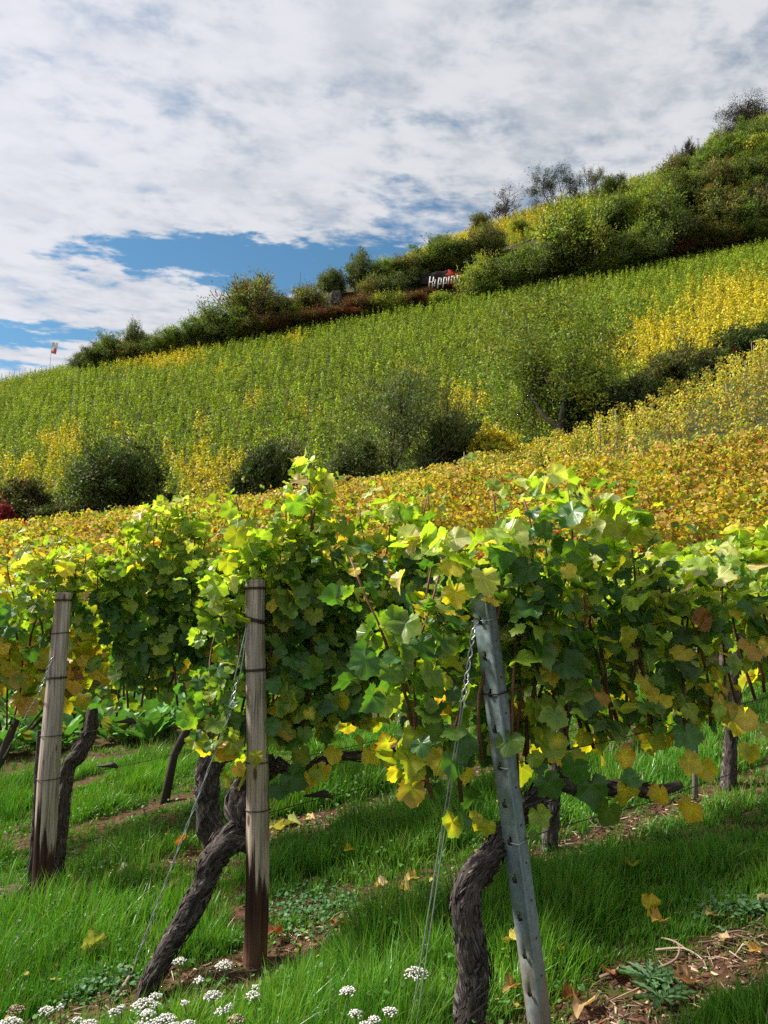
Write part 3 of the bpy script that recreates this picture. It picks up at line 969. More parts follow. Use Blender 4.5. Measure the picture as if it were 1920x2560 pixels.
# --- back row with the leaning left post
top1 = top_from_pixels(C1, [(-60, 1290), (40, 1300), (110, 1370), (200, 1350), (315, 1370), (345, 1250), (420, 1225), (470, 1245), (530, 1350), (560, 1400), (700, 1430), (1000, 1440), (1200, 1440), (1600, 1470), (1900, 1480)])
tp1a = trunk_on(C1, [(150, 2030, 36), (165, 1945, 38), (195, 1885, 40), (222, 1830, 38), (232, 1770, 26)], .25)
tp1b = trunk_on(C1, [(548, 2140, 58), (525, 2050, 56), (517, 1970, 58), (532, 1900, 64), (575, 1865, 66), (625, 1850, 44)], -.02)
tp1c = trunk_on(C1, [(1095, 2000, 24), (1085, 1940, 28), (1060, 1880, 30), (1040, 1800, 28), (1030, 1700, 22)], .05)
ts1 = T_(C1, 230)
near_vine('vine with bent dark trunk rising right of the left post', C1, [(T_(C1, 285), T_(C1, 285) + .62)], [(tp1a[0], tp1a[1], 8, 60)],
          top1, .95, 20, .0, bot=lambda t: 1.15, lowdens=.3, lateral=1.5)
near_vine('leaf curtain vine over the top of the left post', C1, [(T_(C1, 20), T_(C1, 285))], [([np.array([*rowpt(C1, T_(C1, 60)), 0]) + [0, .25, hz(*rowpt(C1, T_(C1, 60)))], np.array([*rowpt(C1, T_(C1, 60)), 0]) + [0.02, .2, hz(*rowpt(C1, T_(C1, 60))) + .9]], [.02, .015], 9, 0)],
          top1, 1.45, 13, .05, bot=lambda t: 1.5, lowdens=.5, lateral=1.3)
near_vine('thick vine arching over beside the round middle post', C1, [(T_(C1, 285) + .62, T_(C1, 285) + 1.8)], [(tp1b[0], tp1b[1], 21, 80)],
          top1, .95, 17, .0, bot=lambda t: 1.15, lowdens=.35, lateral=1.4)
for k in range(4):
    t0 = T_(C1, 285) + 1.8 + 1.2 * k
    b1 = rowpt(C1, t0 + .35)
    trp = (tp1c[0], tp1c[1], 44, 30) if k == 0 else ([np.array([b1[0], b1[1], hz(*b1) - .04]), np.array([b1[0] + .05, b1[1], hz(*b1) + .4]), np.array([b1[0] + .12, b1[1] + .05, hz(*b1) + .9])], [.04, .03, .03], 50 + k, 10)
    near_vine(['dark vine trunk standing beside the brown wooden stake in back row', 'back row vine seen through the yellow leaves behind the steel post',
               'back row vine showing through the gap at right, half yellow', 'last back row vine at right edge'][k], C1, [(t0, t0 + 1.2)], [trp],
              top1, .95, 12, .15 + .08 * k, bot=lambda t: 1.15, lowdens=.3, max_canes=8)

# ------------------------------------------------------------------ posts, wires, anchors
def ring_at(path, rad, h, tilt=0.0, turns=1.0, wr=.0022, grow=.0025):
    """wire wound round a post, h metres along it"""
    P, r_ = resample(path, rad, .02)
    ln = np.concatenate([[0], np.cumsum(np.linalg.norm(np.diff(P, axis=0), axis=1))])
    c = np.array([np.interp(h, ln, P[:, k]) for k in range(3)]); r = np.interp(h, ln, r_) * 1.04 + grow
    a = np.linspace(0, 2 * math.pi * turns, int(22 * turns) + 1)
    pts = np.stack([c[0] + r * np.cos(a), c[1] + r * np.sin(a), c[2] + tilt * np.cos(a) + .006 * a / 6.28], -1)
    g = Geo(); tube(g, pts, np.full(len(a), wr), 5, cap=False)
    return g

def wooden_post(label, c, pts, rings, seed, crack=True):
    path = [rp(px, py, c) for px, py, wd in pts]; rad = [pr(wd, c, px) for px, py, wd in pts]
    foot = path[0].copy()
    path = [foot + np.array([0, 0, -.12])] + path; rad = [rad[0]] + rad
    root = empty('wooden_post', foot, label, 'post', 'wooden end posts of the vine rows')
    P, r_ = resample(path, rad, .018)
    g = Geo()
    def dsp(a, l):
        base = .045 * (fbm(np.cos(a) * 1.2 + 3, np.sin(a) * 1.2 + l * .9, 2, seed) - .5) * 2
        gr = .05 * np.clip(vnoise(np.cos(a) * 7 + 20, np.sin(a) * 7 + l * .8, seed + 2) - .62, 0, 1) * -2.2
        foot_ = -.16 * sstep(.75, .15, l) * np.clip(vnoise(np.cos(a) * 2.6 + 9, np.sin(a) * 2.6 + l * 1.6, seed + 4) - .35, 0, 1)
        return base + gr + foot_
    tube(g, P, r_, 44, (1, 1, 1), True, dsp)
    o = obj('pole', g.mesh('pole', M_POST, origin=foot), root)
    L = np.linalg.norm(np.diff(np.array(path), axis=0), axis=1).sum()
    for (py, tilt, turns) in rings:
        hh = np.interp(py, [pts[-1][1], pts[0][1]], [L, .12])
        rg = ring_at(path, rad, hh, tilt, turns)
        obj('wire_tie', rg.mesh('wire_tie', M_RUST, origin=foot), root)
    return path, rad

wooden_post('weathered grey round post with dark rotten foot, standing straight in the middle row', C2,
            [(638, 2398, 56), (644, 2250, 55), (645, 2100, 55), (645, 2000, 54), (644, 1900, 52), (641, 1750, 49), (638, 1600, 48), (638, 1449, 47)],
            [(1477, .0, 2), (1562, -.012, 3), (1690, .002, 2), (1922, 0, 1), (2040, 0, 1)], 3)
wooden_post('weathered grey post tilted to the right at the row furthest left, foot dark and split', C1,
            [(104, 2255, 54), (112, 2110, 53), (120, 1960, 51), (132, 1800, 47), (146, 1640, 42), (160, 1481, 38)],
            [(1505, .0, 2), (1590, .004, 1), (1706, .002, 2), (1850, 0, 1), (1957, 0, 1)], 13)
wooden_post('brown wooden stake in the back row, standing below yellow leaves left of the steel post', C1,
            [(1133, 1985, 26), (1133, 1850, 25), (1134, 1690, 24)], [(1800, 0, 1)], 23)

# thin grey stake of the middle row
g = Geo()
tube(g, np.array([rp(1737, 2030, C2), rp(1738, 1890, C2), rp(1741, 1740, C2), rp(1743, 1560, C2)]) + [[0, 0, -.06], [0, 0, 0], [0, 0, 0], [0, 0, 0]], np.array([.016, .016, .015, .015]), 8, (.16, .14, .13))
o_ = rp(1737, 2030, C2)
tag(obj('vine_stake', g.mesh('vine_stake', M_TRUNK, origin=o_), None, o_), 'thin dark grey stake under yellow leaves in the middle row, right of the steel post', 'stake')

# galvanised steel post, a folded sheet with a row of punched hooks
def steel_post():
    base = rp(1353, 2600, C3); topp = rp(1203, 1484, C3)
    ax = topp - base; L = np.linalg.norm(ax); ax = ax / L
    base2 = base - ax * .15; L += .15
    root = empty('steel_post', base, 'leaning galvanised steel post with punched hooks at the head of the front row', 'post')
    def hor(deg):
        v = np.array([math.sin(R(deg)), -math.cos(R(deg)), 0]); v = v - ax * v.dot(ax); return norm(v)
    nL, nR = hor(-52), hor(48)
    eL = norm(np.cross(nL, ax)); eR = norm(np.cross(nR, ax))
    if eL[0] < 0: eL = -eL
    if eR[0] < 0: eR = -eR
    w1, w2 = .066, .052
    # plan profile seen from the fold
    prof = [(-w1 * eL - nL * .028 + eL * .006, 'lip'), (-w1 * eL - nL * .004, ''), (-w1 * eL * .96, ''), (-w1 * eL * .56, 's0'), (-w1 * eL * .42, 's1'), (-w1 * eL * .07, ''), (-w1 * eL * .045 + nL * .0028, ''), ((nL + nR) * .0028, ''),
            (w2 * eR * .06 + nR * .0028, ''), (w2 * eR * .10, ''), (w2 * eR * .45, ''), (w2 * eR * .55, ''), (w2 * eR * .94, ''), (w2 * eR - nR * .003, ''), (w2 * eR - nR * .03, 'lip2')]
    off = w1 * eL * .5 - w2 * eR * .42
    slots = [np.linalg.norm(rp(1190 + (y - 1545) * .134, y, C3) - topp) for y in (1548, 1640, 1732, 1822, 1915, 2008, 2102, 2196, 2290, 2384, 2478)]
    slots = [L - s for s in slots]
    hs = sorted(set([0.0, L] + [s - .013 for s in slots] + [s + .013 for s in slots] + list(np.linspace(.05, L - .05, 24))))
    hs = np.array(hs)
    V = np.array([[base2 + ax * h + p + off for p, _ in prof] for h in hs]).reshape(-1, 3)
    n = len(prof); Q = []
    hole2 = [s + .045 for s in slots]
    for i in range(len(hs) - 1):
        mid = (hs[i] + hs[i + 1]) / 2
        for j in range(n - 1):
            if j == 3 and any(abs(mid - s) < .0129 for s in slots): continue
            Q.append([i * n + j, i * n + j + 1, (i + 1) * n + j + 1, (i + 1) * n + j])
    g = Geo(); g.add(V, [np.array(Q)])
    me = g.mesh('sheet', M_GALV, smooth=False, origin=base)
    o = obj('sheet', me, root)
    sol = o.modifiers.new('Solidify', 'SOLIDIFY'); sol.thickness = .0022; sol.offset = 1 if False else -1
    for s in slots:                                              # bent hook under every slot
        p = base2 + ax * (s - .010) + off - w1 * eL * .49
        g = Geo()
        pts = [p - nL * .004, p + nL * .007 + ax * .002, p + nL * .010 + ax * .010, p + nL * .009 + ax * .017]
        tube(g, np.array(pts), np.array([.0042, .004, .0036, .003]), 6)
        obj('hook', g.mesh('hook', M_RUST, origin=base), root)
    for s in hole2:                                              # dark discs for the shade inside small holes in the other face
        if s > L - .05: continue
        p = base2 + ax * s + off + w2 * eR * .5
        g = Geo(); tube(g, np.array([p - nR * .002, p + nR * .0025]), np.array([.0032, .0028]), 8)
        obj('hole_disc', g.mesh('hole_disc', M_RUST, origin=base), root)
    for y, turns in ((1548, 1.0), (1734, 2.0), (1918, .6), (2105, .8)):   # wires laid round the post
        s = L - np.linalg.norm(rp(1190 + (y - 1545) * .134, y, C3) - topp)
        q = [base2 + ax * s + off + p for p in (-w1 * eL + nL * .004 - nL * .02, -w1 * eL + nL * .006, nL * .005 + nR * .004, w2 * eR + nR * .005, w2 * eR - nR * .03)]
        if turns < 1: q = q[1:4] if y > 2000 else q[:3]
        g = Geo(); tube(g, np.array(q), np.full(len(q), .0028 if turns > 1 else .0018), 6)
        obj('wire_tie', g.mesh('wire_tie', M_RUST if turns > 1 else M_WIRE, origin=base), root)
    return base, topp
steel_post()

def twisted(geo, A, B, r, amp, pitch, strands=2, n=60):
    A = np.asarray(A, float); B = np.asarray(B, float)
    ax = norm(B - A); u = norm(np.cross(ax, [0, 1, .2])); v = np.cross(ax, u)
    L = np.linalg.norm(B - A); s = np.linspace(0, 1, n)
    for k in range(strands):
        ph = 2 * math.pi * k / strands
        a = s * L / pitch * 2 * math.pi + ph
        am = amp * (1 + .25 * np.sin(s * 17 + k))
        pts = A[None] + s[:, None] * (B - A)[None] + (am * np.cos(a))[:, None] * u + (am * np.sin(a))[:, None] * v
        tube(geo, pts, np.full(n, r), 5, cap=False)

def guy_wire(label, c, pts, foot, kinds, mat):
    root_p = np.array(foot)
    g = Geo()
    P = [rp(px, py, c, off) for (px, py, off) in pts] + [root_p]
    for i in range(len(P) - 1):
        if kinds[i] == 't': twisted(g, P[i], P[i + 1], .0026, .0055, .075, 2, 70)
        elif kinds[i] == 'f': twisted(g, P[i], P[i + 1], .0023, .003, .16, 2, 60)
        else:
            sidev = np.array([.010, .004, 0])
            tube(g, np.array([P[i] - sidev * .3, P[i + 1] - sidev]), np.full(2, .0022), 5, cap=False)
            tube(g, np.array([P[i] + sidev * .3, P[i + 1] + sidev]), np.full(2, .0022), 5, cap=False)
    tag(obj('guy_wire', g.mesh('guy_wire', mat, origin=root_p), None, root_p), label, 'wire', 'anchor wires of the row ends')

f3 = plane_hit(1022, 2640)
guy_wire('double anchor wire running down left of the steel post', C3, [(1190, 1552, -.06), (1180, 1600, -.06), (1166, 1700, -.07), (1155, 1770, -.08)], f3, ['t', 't', 't', 's'], M_WIRE)
f2 = np.array(plane_hit(330, 2440)) + [0, 0, .02]
guy_wire('twisted pale anchor wire slanting left from the round middle post', C2, [(617, 1570, -.04), (592, 1700, -.04), (572, 1790, -.05)], f2, ['s', 't', 'f'], M_WIRE)
f1 = np.array(plane_hit(-60, 2020))
guy_wire('anchor wire slanting down left from the leaning left post', C1, [(132, 1640, -.04), (98, 1730, -.04)], f1, ['s', 't', 'f'][:2] if False else ['t', 'f'], M_WIRE)

# bent iron anchor rod that holds the twisted wire
g = Geo()
ap = [np.array(plane_hit(262, 2525)) + [0, 0, -.02], np.array(plane_hit(285, 2505)) + [0, 0, .012], np.array(plane_hit(312, 2480)) + [0, 0, .03], np.array(plane_hit(330, 2448)) + [0, 0, .03],
      np.array(plane_hit(324, 2436)) + [0, 0, .028], np.array(plane_hit(306, 2438)) + [0, 0, .022], np.array(plane_hit(298, 2448)) + [0, 0, -.02]]
Pq, rq = resample(ap, [.008] * 7, .01)
tube(g, Pq, rq, 8, (.22, .17, .14))
tag(obj('ground_anchor', g.mesh('ground_anchor', M_TRUNK, origin=ap[0]), None, Vector(ap[0])), 'bent iron rod in the bare soil at the foot of the twisted wire', 'anchor')

# stump at the left edge
g = Geo()
sp = np.array(plane_hit(18, 2262))
tube(g, sp + np.array([[-.1, 0, -.06], [-.09, .0, .02], [.06, .0, .05], [.10, 0, .045]]), np.array([.05, .06, .055, .04]), 14, (.11, .075, .05), True, lambda a, l: .35 * (vnoise(np.cos(a) * 3 + l * 4, np.sin(a) * 3 + l * 3, 4) - .5))
tag(obj('tree_stump', g.mesh('tree_stump', M_TRUNK, origin=sp), None, Vector(sp)), 'broken rotten stump lying in the grass left of the leaning post', 'stump')

# wires along the rows
def row_wire(c, px, py, length, label, clip=None):
    p0 = rp(px, py, c); h = p0[2] - hz(p0[0], p0[1]); t0 = tof(p0)
    ts = np.linspace(0, length, 24); P = []
    for t in ts:
        q = rowpt(c, t0 + t); P.append([q[0], q[1], hz(q[0], q[1]) + h - .03 * math.sin(t / length * 3.14) + .004 * math.sin(t * 9)])
    root = empty('trellis_wire', p0, label, 'wire', 'wires along the vine rows')
    g = Geo(); tube(g, np.array(P), np.full(24, .0016), 5, cap=False)
    obj('strand', g.mesh('strand', M_RUST, origin=p0), root)
    if clip:
        for (cx_, cy_) in clip:
            q = rp(cx_, cy_, c); tt = tof(q); g = Geo()
            z = np.interp(tt - t0, ts, np.array(P)[:, 2])
            q2 = rowpt(c, tt); cc = np.array([q2[0], q2[1], z])
            Pq, rq = resample([cc + [-.07, 0, .012], cc + [-.03, 0, .015], cc + [.02, 0, .02], cc + [.05, 0, .004]], [.003, .009, .017, .004], .008)
            tube(g, Pq, rq, 8, (.02, .02, .02))
            obj('clip', g.mesh('clip', M_RUST, origin=p0), root)
for c, lst in ((C2, [(640, 1477), (645, 1690), (644, 1922), (645, 2040)]), (C1, [(158, 1505), (141, 1706), (128, 1850), (120, 1957)]), (C3, [(1222, 1640), (1240, 1734), (1262, 1918), (1290, 2105)])):
    nm = {C2: 'middle row from the round post', C1: 'back row from the leaning left post', C3: 'front row from the steel post'}[c]
    for k, (px, py) in enumerate(lst):
        row_wire(c, px, py, {C2: 5.0, C1: 6.0, C3: 2.6}[c], ['topmost', 'second', 'third', 'lowest'][k] + ' thin wire along the ' + nm,
                 [(800, 2014)] if (c == C2 and k == 3) else ([(272, 1935)] if (c == C1 and k == 3) else ([(318, 1822)] if (c == C1 and k == 2) else None)))

# ------------------------------------------------------------------ vines of the field behind
def field_proto(n, templates, size, pal, pw, seed, length=1.35, hgt=1.85, low=.55, depth=.17, tall=.25):
    rg = np.random.default_rng(seed)
    x = rg.uniform(-length / 2, length / 2, n)
    topx = hgt + tall * (np.interp(x, np.linspace(-.7, .7, 7), rg.random(7)) - .6)
    u = rg.random(n) ** .8
    z = low + (topx - low) * u
    y = rg.normal(0, depth, n) * (1 - .35 * u)
    sd = np.where(rg.random(n) < .5, -1, 1)
    P = np.stack([x, y, z], -1)
    D = np.stack([rg.normal(0, .5, n), sd * rg.uniform(.1, .7, n), rg.normal(-.6, .4, n)], -1)
    N = np.stack([rg.normal(0, .45, n), sd * rg.uniform(.3, 1.1, n), rg.normal(.65, .4, n)], -1)
    topm = u > .85
    D[topm] = rg.normal(0, .7, (topm.sum(), 3)) + [0, 0, .1]; N[topm] = rg.normal(0, .5, (topm.sum(), 3)) + [0, 0, .8]
    S_ = rg.uniform(*size, n)
    pw = np.array(pw, float) / sum(pw)
    ci = rg.choice(len(pal), n, p=pw); pal = np.array(pal)
    col = pal[ci] * rg.uniform(.75, 1.2, (n, 1))
    edge = np.where(rg.random((n, 1)) < .7, col, pal[rg.choice(len(pal), n, p=pw)])
    g = Geo(); scatter_leaves(g, templates, P, D, N, S_, col, edge)
    return g

PAL = [np.array([.60, .47, .07]), np.array([.52, .33, .11]), Y_GREEN, G_LIGHT, BROWN, G_MID, RED * 1.6]
MIX = {'green': (1.2, .3, 2.4, 3.0, .15, 3.0, 0), 'yellow': (4.5, 1.2, 2.4, .8, .3, .25, 0), 'orange': (2.6, 3.6, 1.7, 1.4, 1.0, .6, .3), 'mixed': (2.4, 1.0, 3, 1.8, .3, 1.0, 0), 'bright': (5, 1.2, 2.4, .9, .6, .5, 0)}
def rowmesh_trunk():
    g = Geo()
    tube(g, np.array([[-.25, 0, -.1], [-.18, .03, .3], [-.02, 0, .62], [.05, 0, .85]]), np.array([.035, .032, .035, .02]), 8, (.05, .04, .035), True)
    for k in range(7):
        x = rng.uniform(-.55, .55); tube(g, np.array([[x * .3, 0, .78], [x * .8, rng.normal(0, .05), 1.05], [x, rng.normal(0, .08), 1.7]]), np.array([.007, .006, .003]), 4, (.09, .045, .03), False)
    return g.mesh('trunk', M_TRUNK)
TRUNK_ME = rowmesh_trunk()
PROTO = {}
for kd in MIX:
    PROTO[kd, 'mid'] = [field_proto(560, LEAF_MID, (.06, .10), PAL, MIX[kd], 100 + s, low=.92).mesh('foliage', M_VINE) for s in range(3)]
    PROTO[kd, 'low'] = [field_proto(560, LEAF_LOW, (.07, .12), PAL, MIX[kd], 140 + s).mesh('foliage', M_FAR) for s in range(3)]

field_pts = []                                                   # (distance, x, y, z, px, py, row index)
c = C0
k = 0
while c < 75:
    step = 1.22
    for t in np.arange(-60, 80, step):
        tt = t + .13 * math.sin(k * 12.9) + rng.normal(0, .06)
        x, y = rowpt(c, tt)
        if y < 4.2 or y > 61 or abs(x / y) > .64: continue
        if k in (1, 2, 3) and x / y < -.12: continue
        if 35.5 < y < 40 and x / y > .12: continue                        # headland between the orange field and the golden block
        if y < 11.5 and x / y > -.10 - .12 * (y - 6) / 5: continue          # a grassy track runs behind the front rows on this side
        field_pts.append((y, x, y, k))
    c += 1.4 if c < 20 else 1.5
    k += 1
fp = np.array(field_pts)
fz = height(fp[:, 1], fp[:, 2])
fpx, fpy = pix(np.stack([fp[:, 1], fp[:, 2], fz + 1.8], -1))
order = np.argsort(fp[:, 0])
def field_kind(px, py, y, k):
    """which way a vine of the field has turned"""
    n = fbm(px / 260.0, py / 60.0 + y * .02, 2, 31)
    if k <= 1: return 'bright' if n < .5 else 'mixed'
    if y >= 40 and px > 1150: return 'bright'
    if y < 9: return 'yellow' if n > .48 else 'mixed'
    if px < 620: n2 = fbm(px / 90.0 + 5, py / 25.0, 2, 37); return 'yellow' if n2 < .40 else ('mixed' if n2 < .52 else 'orange')
    if n > .70: return 'mixed'
    if n < .33: return 'yellow'
    return 'orange'
ANG = math.atan2(ROW_R[1], ROW_R[0])
LBL = {'mixed': 'half yellow, half green vine in the autumn rows just behind the front three', 'yellow': 'bright yellow vine among the orange rows behind the front vines',
       'orange': 'orange brown autumn vine in the sloping field behind the front vines', 'bright': 'golden yellow vine on the right upper edge of the field', 'green': 'green vine in the field behind the front rows'}
stuff_rows = []
made = 0
for i in order:
    y, x, _, k = fp[i]
    kd = field_kind(fpx[i], fpy[i], y, k)
    if made < 285:
        near = y < 11
        me = PROTO[kd, 'mid' if near else 'low'][int(rng.integers(0, 3))]
        if y < 8.5:
            e = empty('vine_plant', (x, y, fz[i]), LBL[kd], 'vine', 'field vines, ' + kd)
            o = obj('foliage', me, e); obj('trunk', TRUNK_ME, e)
        else:
            e = empty('vine_plant', (x, y, fz[i]), LBL[kd], 'vine', 'field vines, ' + kd); obj('foliage', me, e)
        e.rotation_euler = (0, 0, ANG + (math.pi if rng.random() < .5 else 0) + rng.normal(0, .08))
        s = rng.uniform(.92, 1.08); e.scale = (s * 1.05, s, s * rng.uniform(.94, 1.1))
        made += 1
    else:
        stuff_rows.append((x, y, fz[i], kd))

def vine_mass(name, label, rows, nl, size, leaf, width, hgt, low, mat, palf, dep=.3, blob=False):
    """many distant vines as one object"""
    n = len(rows); X = np.array([r[:3] for r in rows])
    N_ = n * nl
    base = np.repeat(X, nl, 0)
    vh = np.repeat(rng.uniform(.85, 1.15, n), nl)
    u = rng.random(N_) ** .75
    lx = rng.uniform(-width / 2, width / 2, N_) * (1 - .25 * u); ly = rng.normal(0, dep, N_) * (1 - .4 * u)
    P = base + np.stack([lx * ROW_R[0] + ly * ROW_C[0], lx * ROW_R[1] + ly * ROW_C[1], (low + (hgt - low) * u) * vh], -1)
    outx = np.stack([lx * ROW_R[0] + ly * ROW_C[0], lx * ROW_R[1] + ly * ROW_C[1], np.zeros(N_)], -1)
    D = rng.normal(0, .5, (N_, 3)) + [0, 0, -.35] + outx * .6
    Nn = norm(outx) * .8 + rng.normal(0, .4, (N_, 3)) + [0, 0, .55]
    if blob:                                                      # each vine a rounded bush of leaves lying like shingles
        v = norm(rng.normal(0, 1, (N_, 3))); v[:, 2] = np.abs(v[:, 2]) * 1.15 - .15
        rad_ = rng.uniform(.72, 1.08, (N_, 1)) * (1 + .25 * np.sin(v[:, 0:1] * 5 + np.repeat(rng.uniform(0, 6, n), nl)[:, None]))
        o_ = v * rad_ * [width * .56, dep * 1.35, hgt - low]
        P = base + np.stack([o_[:, 0] * ROW_R[0] + o_[:, 1] * ROW_C[0], o_[:, 0] * ROW_R[1] + o_[:, 1] * ROW_C[1], low + o_[:, 2] * vh], -1)
        vn = np.stack([v[:, 0] * ROW_R[0] + v[:, 1] * ROW_C[0], v[:, 0] * ROW_R[1] + v[:, 1] * ROW_C[1], v[:, 2]], -1)
        Nn = norm(vn) + rng.normal(0, .28, (N_, 3)); D = rng.normal(0, .6, (N_, 3)) + [0, 0, -.5]
    S_ = rng.uniform(*size, N_)
    col = palf(rows, nl)
    g = Geo(); scatter_leaves(g, leaf, P, D, Nn, S_, col, col)
    o = obj(name, g.mesh(name, mat)); tag(o, label, 'vines', None, 'stuff')
    return o

def pal_field(rows, nl):
    out_ = []
    for (_, _, _, kd) in rows: out_.append(pick(MIX[kd], PAL, nl) * rng.uniform(.75, 1.2, (nl, 1)))
    return np.concatenate(out_)
gold_rows = [r for r in stuff_rows if r[3] == 'bright']; stuff_rows = [r for r in stuff_rows if r[3] != 'bright']
vine_mass('vineyard_field', 'mass of orange and yellow autumn vines on the slope behind the front rows', stuff_rows, 120, (.13, .21), LEAF_LOW[:1] if False else LEAF_DIA, 1.3, 1.85, .45, M_FAR, pal_field, .17)

kept = []
for (x, y, z, kd) in gold_rows:                                   # the golden block is planted wider, each vine round its own stake
    cc_ = x * ROW_C[0] + y * ROW_C[1]
    if int(round(cc_ / 1.5)) % 2 == 0 or rng.random() < .25: kept.append((x + rng.normal(0, .15), y + rng.normal(0, .15), z, kd))
gold_rows = kept
vine_mass('golden_vines', 'block of golden yellow vines on stakes at the right below the dark bushes', gold_rows, 120, (.12, .21), LEAF_DIA, .95, 2.35, .3, M_FAR, lambda rows, nl: np.concatenate([pick([5, 1.0, 3.4, 1.6, .5, 1.0, 0], PAL, nl) * rng.uniform(.7, 1.3) * rng.uniform(.75, 1.2, (nl, 1)) for _ in rows]), .24)
# stakes standing out of the golden vines on the right
sk = [(x, y, z) for (x, y, z, kd) in gold_rows if y > 41]
random.shuffle(sk)
for (x, y, z) in sk[:26]:
    g = Geo(); tube(g, np.array([[0, 0, -.1], [rng.normal(0, .03), 0, rng.uniform(2.2, 2.9)]]), np.array([.035, .03]), 6, (.18, .15, .13))
    tag(obj('vine_stake', g.mesh('vine_stake', M_TRUNK), None, (x, y, z)), 'grey wooden stake between the golden yellow vines on the right', 'stake', 'stakes among the golden vines')

# ------------------------------------------------------------------ the steep hill behind
BLOBS = [(540, 1190, 130, 75, 1.0), (150, 1110, 70, 35, .8), (400, 893, 120, 34, 1.1), (460, 870, 80, 20, 1.0), (1150, 1010, 75, 60, .75), (1720, 850, 190, 70, 1.2), (1850, 770, 170, 80, 1.2), (1600, 880, 120, 60, 1.0),
         (1250, 1110, 110, 55, .9), (505, 1055, 25, 40, .7), (620, 1090, 60, 40, .4), (1010, 940, 60, 40, .4), (760, 1030, 50, 30, .4), (30, 1180, 120, 40, .5), (640, 1010, 40, 25, .4), (200, 1160, 90, 50, .45),
         (560, 925, 60, 20, .5), (300, 1130, 60, 60, .3), (1300, 880, 90, 40, .3), (730, 850, 40, 14, .7), (240, 905, 40, 14, .6), (1620, 760, 60, 40, .3)]
hill_rows = []
for c in np.arange(20, 320, 3.7):
    for t in np.arange(-260, 260, 1.25):
        hill_rows.append(rowpt(c + rng.normal(0, .2), t + rng.normal(0, .2)))
hill_rows = np.array(hill_rows)
hq = hill_rows[:, 0] / np.maximum(hill_rows[:, 1], 1)
hm = (hill_rows[:, 1] > 74) & (hill_rows[:, 1] < 302) & (np.abs(hq) < .60)
hill_rows = hill_rows[hm]
hzv = height(hill_rows[:, 0], hill_rows[:, 1])
hpx, hpy = pix(np.stack([hill_rows[:, 0], hill_rows[:, 1], hzv + 1], -1))
Yv = hill_rows[:, 1]
face = (Yv < 180.5)
ridge = (Yv > 238) & (hpx < 420)
upper = (Yv > 196) & (Yv < 237) & (hpx > 1010) & (hpx < 1860) & (fbm(hpx / 120., Yv / 12., 2, 77) > .25)
keep = face | ridge | upper
hill_rows, hzv, hpx, hpy, Yv, upper, ridge = [a[keep] for a in (hill_rows, hzv, hpx, hpy, Yv, upper, ridge)]

def hill_yellow(px, py):
    s = np.zeros(len(px))
    for (bx, by, rx, ry, am) in BLOBS:
        d = ((px - bx) / rx) ** 2 + ((py - by) / ry) ** 2
        s = np.maximum(s, am * np.exp(-d * 1.1))
    s += .34 * (fbm(px / 70., py / 40., 3, 91) - .5)
    s += .10 * sstep(700, 100, px) + .12 * sstep(1100, 1250, py)
    return np.clip(s, 0, 1)
hy = hill_yellow(hpx, hpy)
hy = np.where(upper, np.clip(.35 + .5 * sstep(1500, 1250, hpx) * (Yv > 205), 0, 1), hy)
hy = np.where(ridge, .18, hy)
HG1 = np.array([.17, .265, .024]); HG2 = np.array([.27, .36, .03]); HG3 = np.array([.42, .46, .04]); HY = np.array([.66, .54, .04])
def pal_hill(rows, nl):
    n = len(rows); out_ = np.zeros((n, nl, 3))
    v = rng.random((n, nl, 1)); yv = hy[:, None, None]
    vv = np.clip(v * .5 + .5 * rng.random((n, 1, 1)), 0, 1); base = np.where(vv < .42, HG1, np.where(vv < .84, HG2, HG3)) * rng.uniform(.72, 1.25, (n, 1, 1))
    p = .45 * rng.random((n, nl, 1)) + .55 * rng.random((n, 1, 1)); per = rng.normal(0, .12, (n, 1, 1))
    yl = np.where(rng.random((n, nl, 1)) < .72, HY, np.array([.40, .40, .04]))
    out_ = np.where(p < np.clip(yv * 1.15 - .12 + per * (yv > .12), 0, .97), yl, base)
    return (out_ * rng.uniform(.8, 1.2, (n, nl, 1))).reshape(-1, 3)
rows = [(a[0], a[1], z, '') for a, z in zip(hill_rows, hzv)]
vine_mass('vineyard_hill', 'steep hillside covered with green vines and yellow patches', rows, 135, (.22, .36), LEAF_DIA, 1.35, 2.7, .1, M_HILL, pal_hill, .30, True)

# posts along the crest of the far left ridge
for px in np.arange(8, 210, 13.5):
    py = np.interp(px, [0, 100, 190, 260], [942, 928, 918, 930])
    p = at(px + rng.normal(0, 2), py, 299)
    z = hz(p.x, p.y); g = Geo()
    tube(g, np.array([[0, 0, -.3], [rng.normal(0, .1), 0, rng.uniform(1.6, 2.6)]]), np.array([.08, .07]), 5, (.05, .042, .04))
    tag(obj('ridge_post', g.mesh('ridge_post', M_TRUNK), None, (p.x, p.y, z)), 'small dark vineyard post on the crest of the far left ridge', 'post', 'posts on the far left ridge')

